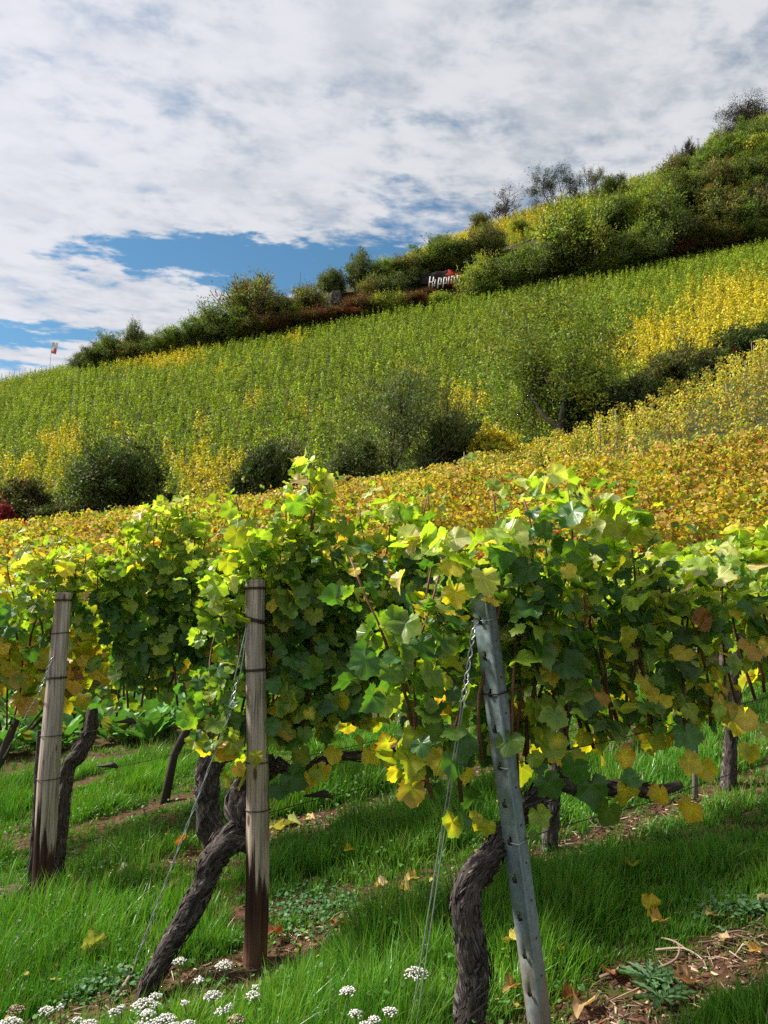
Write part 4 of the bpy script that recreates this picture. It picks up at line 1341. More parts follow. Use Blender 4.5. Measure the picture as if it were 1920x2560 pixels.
# ------------------------------------------------------------------ trees and shrubs
def tree_meshes(seed, nst=1, levels=3, kids=5, spread=.75, up=.25, leaves=14, lsize=(.10, .2), aspect=.6, pal=(G_DARK, G_MID), pw=(1, 1), trunk_h=.25, trunk_r=.03,
                puff=.05, align=.4, bark=(.05, .04, .035), wob=.25, shape=1.0, low=0.0, leaf=None, dens=2.4, fill=110, fz0=.55, fzr=.43):
    """unit tree (height 1, width 1) -> trunk mesh, crown arrays; scaled by the caller"""
    rg = np.random.default_rng(seed)
    segs = []; tips = []
    def grow(p, d, L, r, lev):
        n = 5; pts = [p]; q = p.copy(); dd = d.copy()
        for k in range(n):
            dd = norm(dd + rg.normal(0, wob, 3) * .5 + np.array([0, 0, up * .25]))
            q = q + dd * L / n; pts.append(q)
        pts = np.array(pts); segs.append((pts, np.linspace(r, r * .5, n + 1), lev))
        if lev >= levels:
            tips.append((pts, dd)); return
        m = kids + int(rg.integers(-1, 2))
        for j in range(m):
            f = rg.uniform(.35 if lev else max(.3, trunk_h), 1.0)
            i = f * n; a = int(min(i, n - 1)); bp = pts[a] + (pts[a + 1] - pts[a]) * (i - a)
            ang = rg.uniform(0, 6.283); side = norm(np.cross(dd, rg.normal(0, 1, 3)))
            nd = norm(dd * rg.uniform(.4, 1.0) + side * spread * rg.uniform(.6, 1.3) + np.array([0, 0, up * rg.uniform(0, 1)]))
            grow(bp, nd, L * rg.uniform(.55, .85) * (1 if lev else shape), r * .5, lev + 1)
        if lev: tips.append((pts[3:], dd))
    if nst == 1:
        grow(np.zeros(3), np.array([rg.normal(0, .06), 0, 1.0]), .55, trunk_r, 0)
    else:
        for s in range(nst):
            a = s / nst * 6.283 + rg.normal(0, .3)
            grow(np.array([math.cos(a) * .04, math.sin(a) * .04, 0]), norm(np.array([math.cos(a) * rg.uniform(.2, .9), math.sin(a) * rg.uniform(.2, .9), 1.0])), rg.uniform(.32, .5), trunk_r * rg.uniform(.5, 1), 1)
    allp = np.concatenate([s[0] for s in segs])
    zx = np.percentile(allp[:, 2], 99.5); wx = np.percentile(np.abs(allp[:, :2]), 98) * 2
    sc = np.array([1 / wx, 1 / wx, 1 / zx]) * .94
    pal = np.array(pal); pw = np.array(pw, float) / sum(pw)
    P, D, C = [], [], []
    for (pts, dd) in tips:
        pts = pts * sc
        if pts[:, 2].mean() < low: continue
        m = max(1, int(leaves * dens * rg.uniform(.4, 1.6)))
        cc = pal[rg.choice(len(pal), p=pw)] * rg.uniform(.65, 1.35)
        f = rg.random(m) * (len(pts) - 1); a = np.minimum(f.astype(int), len(pts) - 2)
        base = pts[a] + (pts[a + 1] - pts[a]) * (f - a)[:, None]
        o = rg.normal(0, 1, (m, 3)); P.append(base + o * puff)
        D.append(norm(dd) * align + norm(o) * (1 - align) + rg.normal(0, .25, (m, 3)))
        C.append(cc * rg.uniform(.8, 1.2, (m, 1)))
    for k in range(fill):                                         # leaf clumps through the crown's volume
        v = rg.normal(0, 1, 3); v /= np.linalg.norm(v); v *= rg.uniform(.35, 1) ** .6
        w_ = .46 * (1 + .25 * math.sin(3 * math.atan2(v[1], v[0]) + seed))
        ctr = np.array([v[0] * w_, v[1] * w_, fz0 + v[2] * fzr]); m = int(rg.integers(30, 90)); sp = rg.uniform(.02, .055)
        cc = pal[rg.choice(len(pal), p=pw)] * rg.uniform(.6, 1.35)
        o = rg.normal(0, 1, (m, 3)) * [1, 1, .8]; P.append(ctr + o * sp); D.append(norm(o * [1, 1, .5] + [0, 0, align]) + rg.normal(0, .3, (m, 3))); C.append(cc * rg.uniform(.8, 1.2, (m, 1)))
    P = np.concatenate(P); D = np.concatenate(D); C = np.concatenate(C)
    P[:, 2] = np.maximum(P[:, 2], .015)
    return dict(segs=[(p * sc, r, l) for p, r, l in segs], P=P, D=D, C=C, ls=lsize, asp=aspect, bark=np.array(bark), leaf=leaf, seed=seed)

def build_tree(name, t, H, Wd, loc, label, cat, group=None, minr=.012, thin=1.0):
    g = Geo(); S3 = np.array([Wd, Wd, H])
    for (p, r, l) in t['segs']:
        if l > 3: continue
        tube(g, p * S3, np.maximum(r * H, minr), 6 if l < 2 else 4, t['bark'] * (1 + .2 * l), cap=False)
    root = empty(name, loc, label, cat, group)
    obj('trunk', g.mesh('trunk', M_TRUNK), root)
    n = len(t['P']); g = Geo()
    if n:
        N = rng.normal(0, .6, (n, 3)) + [0, 0, .7] + norm(t['P'] - [0, 0, .4]) * .6
        scatter_leaves(g, t['leaf'] or LEAF_DIA, t['P'] * S3, t['D'] * norm(S3) * 2, N, rng.uniform(*t['ls'], n), t['C'], t['C'], width=t['asp'])
        obj('crown', g.mesh('crown', M_TREE), root)
    return root

def copy_tree(src, loc, sc, rz, label, group=None):
    c_ = src.copy(); COL.objects.link(c_); c_.location = loc; c_.scale = sc; c_.rotation_euler = (0, 0, rz)
    c_["label"] = label
    if group: c_["group"] = group
    elif "group" in c_: del c_["group"]
    for ch in list(src.children):
        d = ch.copy(); COL.objects.link(d); d.parent = c_
    return c_

def plant_at(px, py, Y):
    p = at(px, py, Y); z = hz(p.x, p.y)
    return p.x, p.y, z, p.z
GROW = 1.55
def put_tree(name, px, base_py, top_py, wpx, Y, t, label, cat='tree', group=None, **kw):
    """stand a tree where the photo shows it: foot on the ground (sunk if the pictured foot is lower), crown top at top_py"""
    x, y, z, zp = plant_at(px, base_py, Y)
    z = min(z, zp)
    H = at(px, top_py, Y).z - z
    if Y < 100 and not t.get('grown'): t['ls'] = (t['ls'][0] * GROW, t['ls'][1] * GROW); t['grown'] = 1
    return build_tree(name, t, H, wpx / F * Y * 1.08, (x, y, z - .1), label, cat, group, **kw)

OL = np.array([.11, .125, .034]); DG = np.array([.060, .105, .027]); MG = np.array([.075, .135, .024]); LG = np.array([.16, .22, .03]); YG = np.array([.26, .27, .035])
GG = np.array([.085, .115, .045]); BR = np.array([.095, .058, .032]); RR = np.array([.20, .042, .022]); DK = np.array([.022, .024, .015])
T_light = tree_meshes(11, 1, 4, 5, .95, .12, 6, (.13, .26), .55, (MG * 1.35, LG * 1.05, OL * 1.2, YG), (3, 3, 2, 2), .22, .026, .03, .55, wob=.3, dens=3.0, fill=200, fz0=.62, fzr=.38)
T_willow = tree_meshes(12, 3, 4, 5, .6, .30, 7, (.14, .30), .28, (OL * 1.4, GG * 1.25, DG * 1.2, MG), (4, 4, 1.5, 2), .2, .024, .03, .75, wob=.3, low=.1, fill=140, dens=3.2)
T_dark = tree_meshes(13, 5, 4, 5, .75, .2, 9, (.13, .26), .5, (DG, MG, OL * .9, GG), (4, 2, 1.5, 1), .1, .02, .03, .5, fill=60)
T_brown = tree_meshes(14, 4, 4, 5, .8, .15, 7, (.12, .24), .45, (OL, BR, OL * .8, YG * .6), (3, 2.5, 2, 1), .1, .022, .03, .45, wob=.4)

# trees and bushes in the hollow at the foot of the hill
GUL = 'trees in the hollow below the hill'
put_tree('spreading_tree', 1395, 1170, 715, 430, 66, T_light, 'tallest tree of the hollow, broad and yellow green with open branches and dark trunk', group=GUL)
put_tree('willow_tree', 1005, 1215, 905, 300, 63, T_willow, 'feathery grey olive willow with several dark stems, middle of the hollow', group=GUL)
put_tree('shrub', 1140, 1210, 1030, 150, 65, tree_meshes(21, 5, 4, 5, .7, .25, 8, (.13, .26), .4, (DG, GG, MG * .8), (3, 3, 2), .1, .02, .03, .6), 'dark green bush against the right side of the feathery willow', 'bush', GUL)
put_tree('round_tree', 285, 1345, 1075, 205, 60, T_dark, 'dense dark green round tree standing alone at the left behind the vine tops', group=GUL)
put_tree('bare_shrub', 50, 1345, 1185, 130, 60, T_brown, 'brownish half bare bush with twisted dark branches at the left edge of the hollow', 'bush', GUL, thin=.6)
put_tree('shrub', 150, 1345, 1255, 115, 58, tree_meshes(24, 6, 3, 6, .8, .2, 16, (.12, .22), .5, (BR * .8, OL * .8, DG), (2, 3, 2), .1, .02, .04), 'low brown olive bush in front of the half bare bush', 'bush', GUL)
put_tree('red_shrub', 2, 1345, 1262, 60, 57, tree_meshes(25, 6, 3, 6, .8, .2, 16, (.12, .22), .6, (np.array([.20, .014, .022]), np.array([.11, .010, .014])), (2, 1), .1, .02, .04), 'crimson red bush at the left edge of the hollow', 'bush', GUL)
put_tree('shrub', 668, 1285, 1105, 130, 60, tree_meshes(26, 5, 4, 5, .65, .3, 8, (.13, .26), .4, (DG, GG * .8, OL * .7), (4, 2, 2), .1, .02, .03, .6), 'dark bush behind the tallest vine shoot', 'bush', GUL)
put_tree('bare_shrub', 725, 1285, 1075, 135, 64, tree_meshes(27, 4, 4, 5, .55, .35, 3, (.12, .22), .35, (OL, BR, GG), (2, 2, 2), .1, .018, .03, .7, bark=(.075, .065, .06), fill=0), 'thin grey brown bush with bare upright twigs between the dark bush and the willow', 'bush', GUL)
put_tree('shrub', 625, 1290, 1150, 90, 58, tree_meshes(28, 5, 4, 5, .7, .2, 8, (.12, .24), .45, (DG, OL), (3, 2), .1, .02, .03), 'small dark bush on the left of the dark bush behind the tall vine shoot', 'bush', GUL)
put_tree('shrub', 890, 1250, 1090, 110, 62, tree_meshes(29, 5, 4, 4, .7, .25, 7, (.12, .24), .4, (GG, MG, OL), (2, 2, 2), .1, .018, .03), 'grey green bush left of the feathery willow', 'bush', GUL)
put_tree('shrub', 1500, 1150, 925, 190, 68, tree_meshes(30, 5, 4, 5, .75, .2, 10, (.13, .26), .5, (DG * .8, DG, OL * .6), (4, 2, 1), .1, .02, .035), 'big dark green bush close right of the broad yellow green tree', 'bush', GUL)
put_tree('shrub', 1470, 1165, 1075, 130, 64, tree_meshes(31, 6, 3, 6, .8, .2, 12, (.12, .22), .5, (RR * .45, BR * .7, DK), (2, 2, 2), .1, .02, .04), 'low dark reddish bush at the foot of the broad yellow green tree', 'bush', GUL)
put_tree('shrub', 1600, 1110, 930, 150, 69, tree_meshes(32, 5, 4, 5, .75, .2, 9, (.13, .25), .5, (DG * .9, OL * .7, BR * .7), (3, 2, 1), .1, .02, .035), 'dark brown green bush between the broad tree and the olive bush', 'bush', GUL)
put_tree('shrub', 1695, 1035, 868, 160, 71, tree_meshes(33, 5, 4, 5, .7, .3, 9, (.13, .26), .4, (OL * 1.3, OL, BR), (3, 2, 1), .1, .02, .03, .6), 'olive brown bush above the golden vines', 'bush', GUL)
put_tree('shrub', 1790, 985, 872, 140, 72, tree_meshes(34, 6, 3, 6, .8, .2, 14, (.13, .24), .5, (DG, OL * .7, RR * .4), (3, 2, 1), .1, .02, .04), 'dark bush with reddish twigs above the golden vines', 'bush', GUL)
put_tree('shrub', 1885, 925, 815, 190, 74, tree_meshes(35, 7, 3, 6, .9, .15, 16, (.14, .26), .6, (GG * .8, DG, MG * .6), (3, 3, 1), .1, .02, .04), 'low grey green hedge bush at the right edge above the golden vines', 'bush', GUL)
put_tree('shrub', 1560, 1120, 1010, 150, 66, tree_meshes(36, 6, 3, 6, .8, .2, 14, (.12, .24), .5, (DK, DG * .8, BR * .5), (3, 3, 1), .1, .02, .04), 'blackish low bush in the shade of the big dark bush', 'bush', GUL)
put_tree('shrub', 1740, 1010, 930, 140, 69, tree_meshes(37, 6, 3, 6, .8, .2, 14, (.12, .24), .5, (DK, DG * .8, BR * .6), (3, 3, 1), .1, .02, .04), 'blackish low bush below the olive brown bush', 'bush', GUL)
put_tree('yellow_shrub', 1235, 1165, 1075, 110, 62, tree_meshes(38, 5, 4, 4, .7, .3, 5, (.13, .24), .6, (YEL, YEL * .8, Y_GREEN), (3, 2, 2), .1, .016, .03), 'bright yellow thin bush between the willow and the broad tree', 'bush', GUL)
put_tree('shrub', 1330, 1180, 1085, 120, 63, tree_meshes(39, 6, 3, 6, .8, .2, 12, (.12, .22), .5, (MG, DG, LG * .7), (3, 2, 1), .1, .02, .04), 'green bush at the left foot of the broad yellow green tree', 'bush', GUL)
put_tree('shrub', 420, 1330, 1235, 100, 61, tree_meshes(40, 5, 3, 6, .8, .25, 9, (.12, .22), .5, (OL, MG, DG), (3, 2, 1), .1, .02, .04), 'small olive bush right of the round dark tree', 'bush', GUL)

# shrubs on the terrace band under the skyline: a few grown once, then copied
SH = {}
def proto_shrub(key, seed, pal, pw, leaves=9, lsize=(.32, .62), **kw):
    kw.setdefault('puff', .045); kw.setdefault('dens', .9); kw.setdefault('fill', 60)
    pal = [np.array(q) * [1.95, 1.75, 1.6] for q in pal]
    SH[key] = [tree_meshes(seed + s, 6, 3, 7, .8, .22, leaves * 3, lsize, .42, pal, pw, .1, .02, low=0, **kw) for s in range(2)]
proto_shrub('green', 200, (MG, LG * .7, DG), (4, 2, 2))
proto_shrub('bright', 210, (LG, MG, YG), (4, 2, 1.5))
proto_shrub('olive', 220, (OL, DG, BR), (4, 2, 1))
proto_shrub('dark', 230, (DG, DK, OL * .7), (4, 1, 2))
proto_shrub('rust', 240, (RR * .34, BR * .8, RR * .5, OL * .6), (3, 3, 1, 2))
proto_shrub('ivy', 250, (LG, DG, MG, DG), (2, 3, 2, 2))
LAB = {'green': 'green shrub in the scrub band under the skyline', 'bright': 'light yellow green shrub in the scrub band under the skyline', 'olive': 'olive brown shrub in the scrub band under the skyline',
       'dark': 'dark green shrub in the scrub band under the skyline', 'rust': 'rust red shrub in the scrub band under the skyline', 'ivy': 'ivy covered mound of green in the scrub band under the skyline'}
SRC = {}
def shrub(px, py_top, py_bot, wpx, kind, Y=186.0, label=None):
    if label and 'hiding the end' in label: Y = 179.6
    if not (label and 'hiding the end' in label):
        q, t = ray(px, py_bot); Y = 178.0                           # stand it where the slope is, at its pictured foot
        while Y < 236 and hz(q * Y, Y) < EYE + t * Y: Y += .4
    x, y, z, zp = plant_at(px, py_bot, Y)
    H = max(3.0, at(px, py_top, Y).z - min(z, zp) + .3); z = min(z, zp); Wd = max(wpx / F * Y, 4)
    v = int(rng.integers(0, 2)); key = (kind, v)
    lab = label or LAB[kind]; grp = None if label else 'shrubs of the scrub band, ' + kind
    if key not in SRC:
        SRC[key] = (build_tree('shrub', SH[kind][v], 10.0, 10.0, (x, y, z - .3), lab, 'shrub', grp, minr=.05), )
        o = SRC[key][0]; o.scale = (Wd / 10, Wd / 10, H / 10); o.rotation_euler = (0, 0, rng.uniform(0, 6.28)); return o
    return copy_tree(SRC[key][0], (x, y, z - .3), (Wd / 10, Wd / 10, H / 10), rng.uniform(0, 6.28), lab, grp)

SHR = [(205, 880, 930, 60, 'dark', 'dark shrub at the left tip of the scrub band'), (245, 858, 925, 90, 'dark'), (285, 835, 915, 100, 'green'), (335, 803, 905, 62, 'dark', 'small round dark tree standing above the left shrubs of the scrub band'), (375, 838, 905, 90, 'green'), (330, 860, 915, 110, 'olive'),
       (430, 818, 890, 110, 'green'), (490, 800, 880, 110, 'green'), (410, 850, 900, 90, 'bright'), (545, 765, 870, 130, 'green'), (640, 690, 840, 180, 'olive', 'big olive green bush on the skyline, left of the rock face'), (590, 770, 865, 120, 'green'), (700, 735, 835, 110, 'olive'),
       (690, 790, 850, 130, 'rust'), (640, 800, 858, 110, 'olive'), (770, 712, 815, 110, 'olive'), (750, 770, 840, 110, 'green'), (790, 775, 832, 110, 'rust'), (845, 770, 815, 95, 'rust'), (905, 742, 800, 100, 'rust', 'orange red shrub right below the grey rock face'), (870, 785, 810, 110, 'rust'),
       (832, 672, 745, 85, 'dark'), (900, 626, 740, 85, 'dark', 'dark rounded bush rising on the skyline right of the rock face'), (960, 650, 730, 120, 'green'), (930, 690, 770, 110, 'olive'), (950, 738, 795, 100, 'bright'), (1000, 725, 790, 60, 'bright'), (1040, 735, 780, 90, 'rust'), (1020, 640, 705, 120, 'olive'),
       (1080, 608, 690, 130, 'green'), (985, 680, 760, 100, 'dark'), (1105, 728, 775, 80, 'bright', 'small light green shrub under the white letters'), (1203, 640, 752, 108, 'bright', 'light yellow green shrub hiding the end of the white letters'), (1225, 700, 755, 110, 'green'), (1140, 600, 670, 110, 'dark'), (1215, 565, 660, 110, 'olive'), (1230, 560, 640, 70, 'dark'),
       (1265, 650, 740, 120, 'green'), (1320, 615, 725, 130, 'green'), (1430, 490, 700, 190, 'bright', 'tallest light green bush of the scrub band'), (1460, 570, 705, 170, 'dark'), (1385, 600, 710, 120, 'dark'), (1560, 590, 690, 140, 'green'), (1610, 560, 680, 130, 'green'),
       (1645, 470, 650, 180, 'green', 'big dark green bush right of the tallest light green bush'), (1700, 540, 655, 150, 'dark'), (1520, 640, 700, 110, 'bright'), (1800, 470, 590, 170, 'olive'), (1780, 560, 640, 150, 'olive'), (1860, 520, 625, 150, 'green'), (1900, 460, 610, 140, 'olive'),
       (1700, 430, 520, 120, 'green'), (1780, 410, 520, 140, 'olive'), (1900, 390, 500, 140, 'dark'), (1850, 440, 540, 120, 'green'), (1690, 600, 660, 130, 'rust'), (1830, 590, 630, 130, 'dark'), (1905, 580, 620, 110, 'green'), (1480, 640, 705, 90, 'green'), (1640, 620, 670, 110, 'dark')]
SHR += [(1550, 490, 580, 130, 'green'), (1605, 515, 600, 110, 'bright'), (1500, 520, 590, 100, 'ivy'), (1660, 470, 540, 120, 'olive'), (1040, 668, 722, 70, 'dark', 'dark shrub touching the left end of the white letters'), (1105, 642, 686, 90, 'olive', 'olive shrub overhanging the rock above the white letters'), (1065, 722, 752, 60, 'rust', 'small rust red shrub under the first white letter')]
for s in SHR: shrub(s[0], s[1], s[2], s[3], s[4], rng.uniform(183, 189), s[5] if len(s) > 5 else None)
SHU = [(1835, 345, 440, 150, 'ivy', 'ivy covered mound under the big bare trees on the skyline'), (1700, 395, 460, 100, 'olive'), (1900, 340, 430, 110, 'bright'), (1760, 390, 460, 90, 'green'), (1530, 440, 500, 80, 'dark'),
       (1200, 535, 580, 60, 'olive'), (1290, 545, 590, 60, 'bright'), (1100, 590, 625, 60, 'green'), (820, 690, 730, 60, 'olive'), (1750, 440, 530, 120, 'green'), (1880, 380, 470, 130, 'green'), (1810, 400, 480, 110, 'olive'), (1900, 320, 380, 90, 'ivy'), (1860, 420, 500, 120, 'ivy'), (1930, 430, 520, 120, 'olive'), (1780, 380, 420, 80, 'dark'), (1800, 335, 400, 90, 'bright'), (1870, 300, 380, 100, 'green'), (1915, 285, 370, 80, 'bright'), (1830, 370, 440, 100, 'green'), (1890, 350, 420, 90, 'olive'), (1770, 360, 420, 70, 'ivy'), ]
for s in SHU: shrub(s[0], s[1], s[2], s[3], s[4], rng.uniform(222, 230), s[5] if len(s) > 5 else None)

# trees standing on the skyline
SK = 'trees on the skyline'
B_ = (.030, .024, .024)
put_tree('bare_tree', 1255, 555, 470, 110, 231, tree_meshes(301, 3, 4, 5, .7, .2, 4, (.28, .5), .5, (DK, BR * .8, OL * .6), (2, 2, 1), .15, .02, .02, bark=B_, fill=0), 'leftmost sparse dark tree on the skyline, twigs showing', group=SK, minr=.05)
put_tree('conifer_tree', 1385, 515, 405, 125, 231, tree_meshes(302, 2, 4, 6, .95, .02, 9, (.3, .6), .35, (DK, DK * 1.3, DG * .6), (3, 2, 2), .08, .02, .02, bark=B_, low=.08, fill=34, fz0=.55, fzr=.4), 'dark dense tree with level branches on the skyline', group=SK, minr=.05)
put_tree('bare_tree', 1475, 480, 405, 85, 232, tree_meshes(303, 4, 4, 5, .65, .3, 3, (.25, .45), .4, (GG, OL, BR), (2, 2, 1), .1, .014, .02, bark=(.06, .05, .05), fill=0), 'pale leafless tree right of the dark level branched tree', group=SK, minr=.045)
put_tree('bare_tree', 1690, 425, 365, 80, 230, tree_meshes(304, 5, 3, 5, .6, .4, 4, (.2, .4), .4, (DK, BR), (1, 1), .1, .014, .02, bark=(.05, .04, .04), fill=0), 'low twiggy shrub tree on the skyline left of the utility pole', group=SK, minr=.04)
put_tree('sapling', 1735, 430, 352, 46, 230, tree_meshes(305, 1, 3, 6, .5, .35, 12, (.25, .5), .45, (DK, RR * .4, DG), (2, 1, 1), .2, .03, .03, bark=B_, fill=0), 'slim dark sapling close left of the utility pole', group=SK, minr=.05)
put_tree('bare_tree', 1845, 385, 235, 190, 232, tree_meshes(306, 1, 5, 5, .9, .2, 4, (.28, .5), .5, (DK, DK * 1.4, BR * .5), (2, 1, 1), .2, .035, .02, bark=B_, fill=0), 'large bare branched dark tree on the skyline at the right', group=SK, minr=.06)
put_tree('bare_tree', 1915, 380, 245, 160, 233, tree_meshes(307, 2, 4, 6, .85, .2, 12, (.3, .55), .5, (DK, DG * .6, RR * .3), (3, 2, 1), .15, .03, .03, bark=B_, fill=0), 'dense dark tree at the right edge of the skyline', group=SK, minr=.06)

# ------------------------------------------------------------------ walls, rock, letters, flag, pole
def stone_wall(name, pts, Y, hgt, label):
    g = Geo()
    P = [at(px, py, Y) for px, py in pts]
    d = np.concatenate([[0], np.cumsum([(P[i + 1] - P[i]).length for i in range(len(P) - 1)])])
    X = np.array(P); L = d[-1]
    for row in range(6):
        s = rng.uniform(0, .5)
        while s < L:
            wd = rng.uniform(.5, 1.15)
            c_ = [np.interp(s + wd / 2, d, X[:, k]) for k in range(3)]
            zz = hz(c_[0], c_[1])
            box(g, (c_[0], c_[1] + rng.normal(0, .06), min(c_[2], zz + .2) - .5 + row * hgt / 5), wd * .95, .7, hgt / 5 * .93, None, np.array([.13, .105, .095]) * rng.uniform(.4, 1.3), .04)
            s += wd
    o = P[0]
    tag(obj(name, g.mesh(name, M_STONE, False, origin=o), None, o), label, 'wall')
stone_wall('dry_stone_wall', [(1230, 712), (1330, 695), (1440, 676), (1540, 656), (1640, 640), (1760, 620)], 181.2, 1.5, 'dry stone terrace wall along the upper edge of the green vines, right half')
stone_wall('dry_stone_wall', [(555, 862), (640, 844), (720, 826), (800, 812)], 181.2, 1.2, 'dry stone terrace wall under the reddish shrubs, left half')

def rock(name, px, py, wpx, hpx, Y, seed, label, col, deep=2.0):
    n, m = 26, 20; g = Geo()
    c_ = at(px, py, Y); Wd = wpx / F * Y; H = hpx / F * Y
    u, v = np.meshgrid(np.linspace(-.5, .5, n), np.linspace(-.5, .5, m), indexing='ij')
    u0, v0 = u, v
    u = u0 * np.sqrt(1 - (2 * v0) ** 2 * .62) * (.85 + .45 * vnoise(v0 * 5 + 3, u0 * 2, seed + 8)); v = v0 * np.sqrt(1 - (2 * u0) ** 2 * .62) * (.85 + .45 * vnoise(u0 * 5 + 3, v0 * 2, seed + 9))
    dz = deep * (fbm(u * 6 + 5, v * 4 + 9, 4, seed) - .5)
    dome = deep * .8 * (1 - np.clip((u * 2) ** 4 + (v * 2) ** 4, 0, 1.4))
    V = np.stack([u * Wd + .4 * (vnoise(u * 9, v * 9, seed + 1) - .5), -dome - dz, v * H + .15 * Wd * u * .9 + .4 * (vnoise(u * 8, v * 8, seed + 2) - .5)], -1).reshape(-1, 3)
    i = np.arange(n - 1)[:, None] * m; j = np.arange(m - 1)[None, :]
    Q = np.stack([i + j, i + m + j, i + m + j + 1, i + j + 1], -1).reshape(-1, 4)
    cc = np.array(col) * (.5 + fbm(u * 14, v * 3, 3, seed + 4).reshape(-1, 1))
    back = V.copy(); back[:, 1] = deep * 1.5
    g.add(V, [Q], cc, None); g.add(back, [Q[:, ::-1]], cc, None)
    bi = [k * m for k in range(n)] + [(n - 1) * m + k for k in range(1, m)] + [k * m + m - 1 for k in range(n - 2, -1, -1)] + [k for k in range(m - 2, 0, -1)]
    nb = len(bi); off = n * m
    g.F.append(np.array([[bi[(k + 1) % nb], bi[k], bi[k] + off, bi[(k + 1) % nb] + off] for k in range(nb)]))
    return tag(obj(name, g.mesh(name, M_STONE, False), None, c_), label, 'rock')
rock('rock_face', 838, 750, 34, 56, 187.5, 4, 'pale grey bare rock face between dark bushes near the skyline', (.13, .115, .105))
rk = rock('rock_face', 1108, 697, 112, 50, 184.0, 9, 'dark rock wall behind the white letters', (.030, .020, .022), 1.0)
# red paint on that rock: an irregular patch of its own
g = Geo()
c_ = at(1132, 694, 183.0)
a = np.linspace(0, 6.283, 26)[:-1]
r_ = np.array([1.0 + .25 * math.sin(3 * t + 1) + .2 * rng.normal() for t in a])
V = np.stack([1.6 * r_ * np.cos(a) + .35 * r_ * np.sin(a), -.02 * np.ones(len(a)), 2.0 * r_ * np.sin(a)], -1)
V = np.concatenate([V, [[0, -.05, 0]], V + [0, 1.6, 0]])
k = np.arange(25); k2 = (k + 1) % 25
g.add(V, [np.stack([np.full(25, 25), k, k2], -1), np.stack([k, k + 26, k2 + 26, k2], -1)], (.30, .012, .012))
tag(obj('red_rock', g.mesh('red_rock', M_STONE, False), None, c_), 'bright red painted patch of rock behind the white letters', 'rock')

def stroke(g, pts, wd, dep):
    pts = np.array(pts, float)
    for i in range(len(pts) - 1):
        a, b = pts[i], pts[i + 1]; d = b - a; L = np.linalg.norm(d); u = d / L
        Rm = np.array([[u[0], 0, -u[1]], [0, 1, 0], [u[1], 0, u[0]]])
        m = (a + b) / 2
        box(g, (m[0], dep * .002 * i, m[1]), L + wd * .9, dep, wd, Rm)
def letters():
    YS = 181.6
    o = at(1072, 717, YS); k = YS / F
    root = empty('hillside_lettering', o, 'tall white letters reading Hippin before dark rock, last letter hidden by a shrub', 'sign')
    A = {'H': [[(0, 0), (4, 27)], [(9, -1), (13, 26)], [(2, 13), (11, 12)]],
         'i': [[(0, 0), (3, 18)]],
         'p': [[(0, -7), (4, 19)], [(4, 19), (11, 19), (9, 4), (2, 3)]],
         'n': [[(0, 0), (3, 18)], [(3, 16), (6, 19), (10, 18), (8, 0)]],
         'g': [[(10, 18), (3, 18), (2, 4), (9, 4)], [(10, 18), (6, -8), (0, -8)]]}
    xs = [('H', 0, 0), ('i', 14.5, 1.5), ('p', 23, 3.5), ('p', 37, 5.5), ('i', 51, 8.5), ('n', 58.5, 10), ('i', 71, 12), ('n', 77, 13), ('g', 90, 15)]
    xs = [('H', 0, 0), ('i', 14.5, 1.5), ('p', 23, 4), ('p', 37, 6), ('i', 51, 8.5), ('n', 58.5, 10), ('g', 73, 12)]
    for (ch, x, y) in xs:
        g = Geo()
        for st in A[ch]: stroke(g, [((x + q[0]) * k, (y + q[1]) * k) for q in st], 2.8 * k, .22)
        obj('letter', g.mesh('letter', M_PAINT, False), root)
letters()

# flag on the left ridge
def flag():
    b = at(124, 922, 296); t = at(130, 855, 296); z = hz(b.x, b.y)
    root = empty('flagpole', (b.x, b.y, z), 'thin flagpole with a white and red hanging banner on the left ridge', 'flag')
    H = t.z - z; lx = t.x - b.x
    g = Geo(); tube(g, np.array([[0, 0, -.3], [lx * .6, 0, H * .6], [lx, 0, H]]), np.array([.10, .08, .06]), 6, (.45, .47, .5)); tube(g, np.array([[lx, 0, H - .05], [lx + 2.55, 0, H - .5]]), np.array([.05, .04]), 5, (.45, .47, .5))
    obj('pole', g.mesh('pole', M_TRUNK), root)
    n, m = 9, 14; u, v = np.meshgrid(np.linspace(0, 1, n), np.linspace(0, 1, m), indexing='ij')
    V = np.stack([lx + .12 + u * 2.4 - v * .45 - .25 * v * u, .18 * np.sin(u * 5 + v * 3), H - .1 - .42 * u - v * 4.6], -1).reshape(-1, 3)
    i = np.arange(n - 1)[:, None] * m; j = np.arange(m - 1)[None, :]
    Q = np.stack([i + j, i + m + j, i + m + j + 1, i + j + 1], -1).reshape(-1, 4)
    w_ = np.array([.72, .66, .68]); r = np.array([.72, .10, .10])
    uu, vv = u.ravel(), v.ravel()
    red = (vv > .72 + .12 * np.sin(uu * 4)) & (vv < .97) | ((uu > .62) & (vv > .52) & (uu < .9) & (vv < .97))
    g = Geo(); g.add(V, [Q], np.where(red[:, None], r, w_))
    obj('banner', g.mesh('banner', M_FLOWER), root)
flag()

